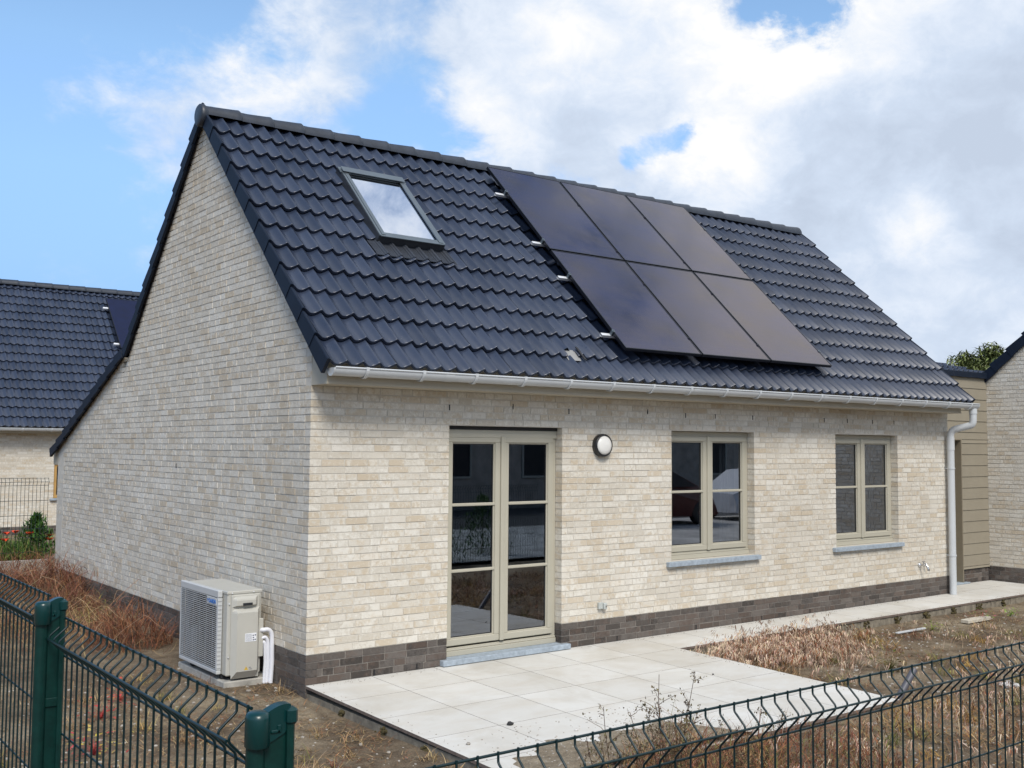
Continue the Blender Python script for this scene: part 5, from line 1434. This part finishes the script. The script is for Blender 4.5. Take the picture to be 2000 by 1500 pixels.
for (x, y, r_, m_, lb_) in ((.66, -1.83, .026, 'underlay', 'dark lump of stone on top of the sand spill'), (.16, -2.05, .016, 'stone', 'reddish pebble at the left end of the sand spill'), (.95, -2.2, .014, 'palestone', 'pale pebble in the middle of the sand spill'), (3.02, -1.55, .010, 'underlay', 'tiny dark stone on a bare patio slab')):
    q = MB(); yy = y; zz = pz(y)+max(0, sandh((x-.12)/1.75, (y+2.98)/1.35)) if x < 2 else pz(y); rock(q, (x, y, zz+r_*.4), r_, rnd); tag(q.build('stone', M[m_]), lb_, 'stone')
def gpt(x, y, d=0): return (x, y, ground_z(x, y)+d)
q = MB(); rnd = random.Random(210)
for _ in range(7): rock(q, (5.15+rnd.uniform(-.09, .09), -3.05+rnd.uniform(-.05, .05), ground_z(5.15, -3.05)+.02), rnd.uniform(.025, .045), rnd, .5)
q2 = q.build('rubble', M['palestone']); tag(q2, 'small heap of pale rubble behind the fence at right', 'rubble')
q = MB(); q.rbox(6.55, 7.1, -1.02, -.985, -.115, -.098, .003); tag(q.build('plastic_strip', M['pvc']), 'thin white strip lying on the ground below the path', 'strip')
q = MB(); q.rbox(7.85, 8.35, -1.10, -1.0, -.118, -.078, .004); tag(q.build('plank', M['plankwood']), 'short bleached plank lying by the red leaved weed', 'plank')
q = MB(); q.tube([(3.78, -2.80, -.15), (4.02, -2.83, .11)], .028, 16, 0, True); tag(q.build('pipe_stub', M['greybox'] if False else simple('grey_pipe', (.09, .09, .105), .5)), 'dark grey pipe stub leaning out of the ground at the patio corner', 'pipe')
q = MB(); q.rbox(-1.98, -1.62, -1.95, -1.84, -.125, -.07, .01); tag(q.build('concrete_piece', M['concrete']), 'broken pale concrete piece seen through the left fence', 'concrete')

# ------------------------------------------------------------------ garden behind the back fence: greenery, poppies
gd = MB()
strand_mat(gd, 9000, (-2.6, 2.9, 8.15, 10.6), GREEN+OLIVE[:2]+[(.14, .22, .05)], 221, .12, .38, (.0, .9), .012, .04, None, (.1, 1.2))
strand_mat(gd, 1800, (-2.6, 1.8, 8.1, 8.8), OLIVE+GREEN[:2]+[(.3, .28, .1)], 222, .10, .26, (.2, 1.2), .010, .02, None, (.1, 1.2))
tag(gd.build('garden_greenery', M['plant']), 'green leafy growth behind the back fence among the poppies', 'greenery', kind='stuff')
def bush(x, y, h, w_, label, seed, n=900):
    rnd = random.Random(seed); z = ground_z(x, y); t_ = thing('shrub', label, 'shrub', (x, y, z)); q = MB(); s_ = MB()
    s_.tube([(x, y, z-.05), (x+.02, y, z+h*.5), (x, y, z+h*.95)], .012, 6, 0, True, (.10, .08, .04, 1), True, .003)
    for _ in range(n):
        hh = rnd.random(); a = rnd.uniform(0, 6.283); rr = w_*(1-hh)**.55*math.sqrt(rnd.random())*(.55+.75*abs(math.sin(hh*11+a*1.5+seed)))
        blade(q, (x+rr*math.cos(a), y+rr*math.sin(a), z+.03+hh*h), rnd.uniform(0, 6.28), rnd.uniform(.1, 1.3), rnd.uniform(.05, .11), rnd.uniform(.012, .024), rnd.uniform(.2, 1), cv(rnd.choice(GREEN[:2]+[(.07, .15, .03)]), .35, rnd), 3, rnd.uniform(-1, 1))
    q.build('leaves', M['plant'], t_); s_.build('stem', M['plant'], t_)
bush(-.04, 8.6, .60, .30, 'upright green shrub against the house corner behind the fence', 231, 1500)
bush(-.62, 8.6, .48, .24, 'rounded green shrub cut by the left edge of the picture', 232)
bush(6.2, -7.6, .9, .5, 'round green shrub beyond the front fence, mirrored in the door panes', 233, 1100)
bush(7.7, -8.3, 1.1, .5, 'taller green shrub beyond the front fence, mirrored in the door panes', 234, 1100)
M['petal'] = simple('poppy_petal', (.88, .085, .02), .6, var=.15, vscale=40)
pops = [((9.6, 1056), 'poppy low at the far left, by the picture edge'), ((13, 1043), 'poppy half hidden in leaves, above the lowest left one'), ((30, 1040), 'small high poppy, second from the left in the top row'), ((58, 1043), 'red poppy in the middle of the fence gap'), ((67, 1052), 'red poppy just below and right of the middle one'), ((97, 1047), 'upper of the two red poppies by the house corner'), ((97, 1054), 'lower of the two red poppies by the house corner')]
def pray(u, v, Y):
    d = f2+r3*((u-1048.91)/2072.73)+u3*((744.54-v)/2072.73); t_ = (Y-CAM.y)/d.y; return CAM+d*t_
for k, ((u, v), lb_) in enumerate(pops):
    p = pray(u, v, 8.45+.12*(k % 3)); rnd = random.Random(240+k); zb = ground_z(p.x, p.y)
    t_ = thing('poppy', lb_, 'flower', (p.x, p.y, zb), 'red poppies behind the back fence')
    q = MB(); q.tube([(p.x+.01, p.y, zb), (p.x, p.y, p.z)], .003, 5, 0, True, (.08, .13, .04, 1)); q.build('stem', M['plant'], t_)
    q = MB()
    for a in range(5):
        aa = a*1.257+rnd.random(); pts = []
        for i in range(4):
            for j in range(5):
                rr = .056*i/3*rnd.uniform(.9, 1.1); bb = aa+(j-2)*.33; pts.append((p.x+rr*math.cos(bb), p.y+rr*math.sin(bb)*.9, p.z-.008+.034*(i/3)**1.6+rnd.uniform(-.003, .003)))
        q.faces(pts, [(i*5+j, (i+1)*5+j, (i+1)*5+j+1, i*5+j+1) for i in range(3) for j in range(4)], 0, None, True)
    q.build('petals', M['petal'], t_)

# ------------------------------------------------------------------ trees far behind at the right
def tree(x, y, z0, h, cr, label, seed, pal, n=5200, low=.0):
    rnd = random.Random(seed); t_ = thing('broadleaf_tree', label, 'tree', (x, y, z0)); tr = MB(); cw = MB()
    tr.tube([(x, y, z0), (x+.1, y, z0+h*.35), (x, y, z0+h*.8)], .22, 10, 0, True, (.10, .08, .06, 1), True, .06)
    cl_ = []
    for k in range(26):
        a, e_ = rnd.uniform(0, 6.283), rnd.uniform(-.5, 1.4); rr = cr*rnd.uniform(.35, .95)
        c = Vector((x+rr*math.cos(a)*math.cos(e_), y+rr*math.sin(a)*math.cos(e_), z0+h-cr*1.05+rr*math.sin(e_)*1.05)); cl_.append((c, cr*rnd.uniform(.22, .40)))
        tr.tube([(x, y, z0+h*.4), tuple(Vector((x, y, z0+h*.55)).lerp(c, .5)), tuple(c)], .07, 6, 0, True, (.10, .08, .06, 1), True, .015)
    for _ in range(n):
        c, r_ = rnd.choice(cl_); d = Vector((rnd.gauss(0, 1), rnd.gauss(0, 1), rnd.gauss(0, 1))).normalized()*r_*rnd.random()**.45
        blade(cw, c+d, rnd.uniform(0, 6.28), rnd.uniform(.8, 2.6), rnd.uniform(.12, .26), rnd.uniform(.035, .07), rnd.uniform(.2, .9), cv(rnd.choice(pal), .35, rnd), 2, rnd.uniform(-1, 1))
    tr.build('trunk', M['plant'], t_); cw.build('crown', M['plant'], t_)
def at(u, v, dist):
    d = (f2+r3*((u-1048.91)/2072.73)+u3*((744.54-v)/2072.73)).normalized(); return CAM+d*dist
p = at(1945, 715, 34); tree(p.x, p.y, -.2, p.z+.95, 1.15, 'olive green rounded tree behind the annexe roof', 251, [(.15, .18, .06), (.20, .23, .09), (.32, .34, .18), (.09, .11, .04)], 17000)
p = at(1868, 727, 45); tree(p.x, p.y, -.2, p.z+.30, .7, 'small dark tree top just over the annexe roof tiles', 252, [(.06, .09, .03), (.09, .12, .05)], 1200)
bpy.context.view_layer.update()
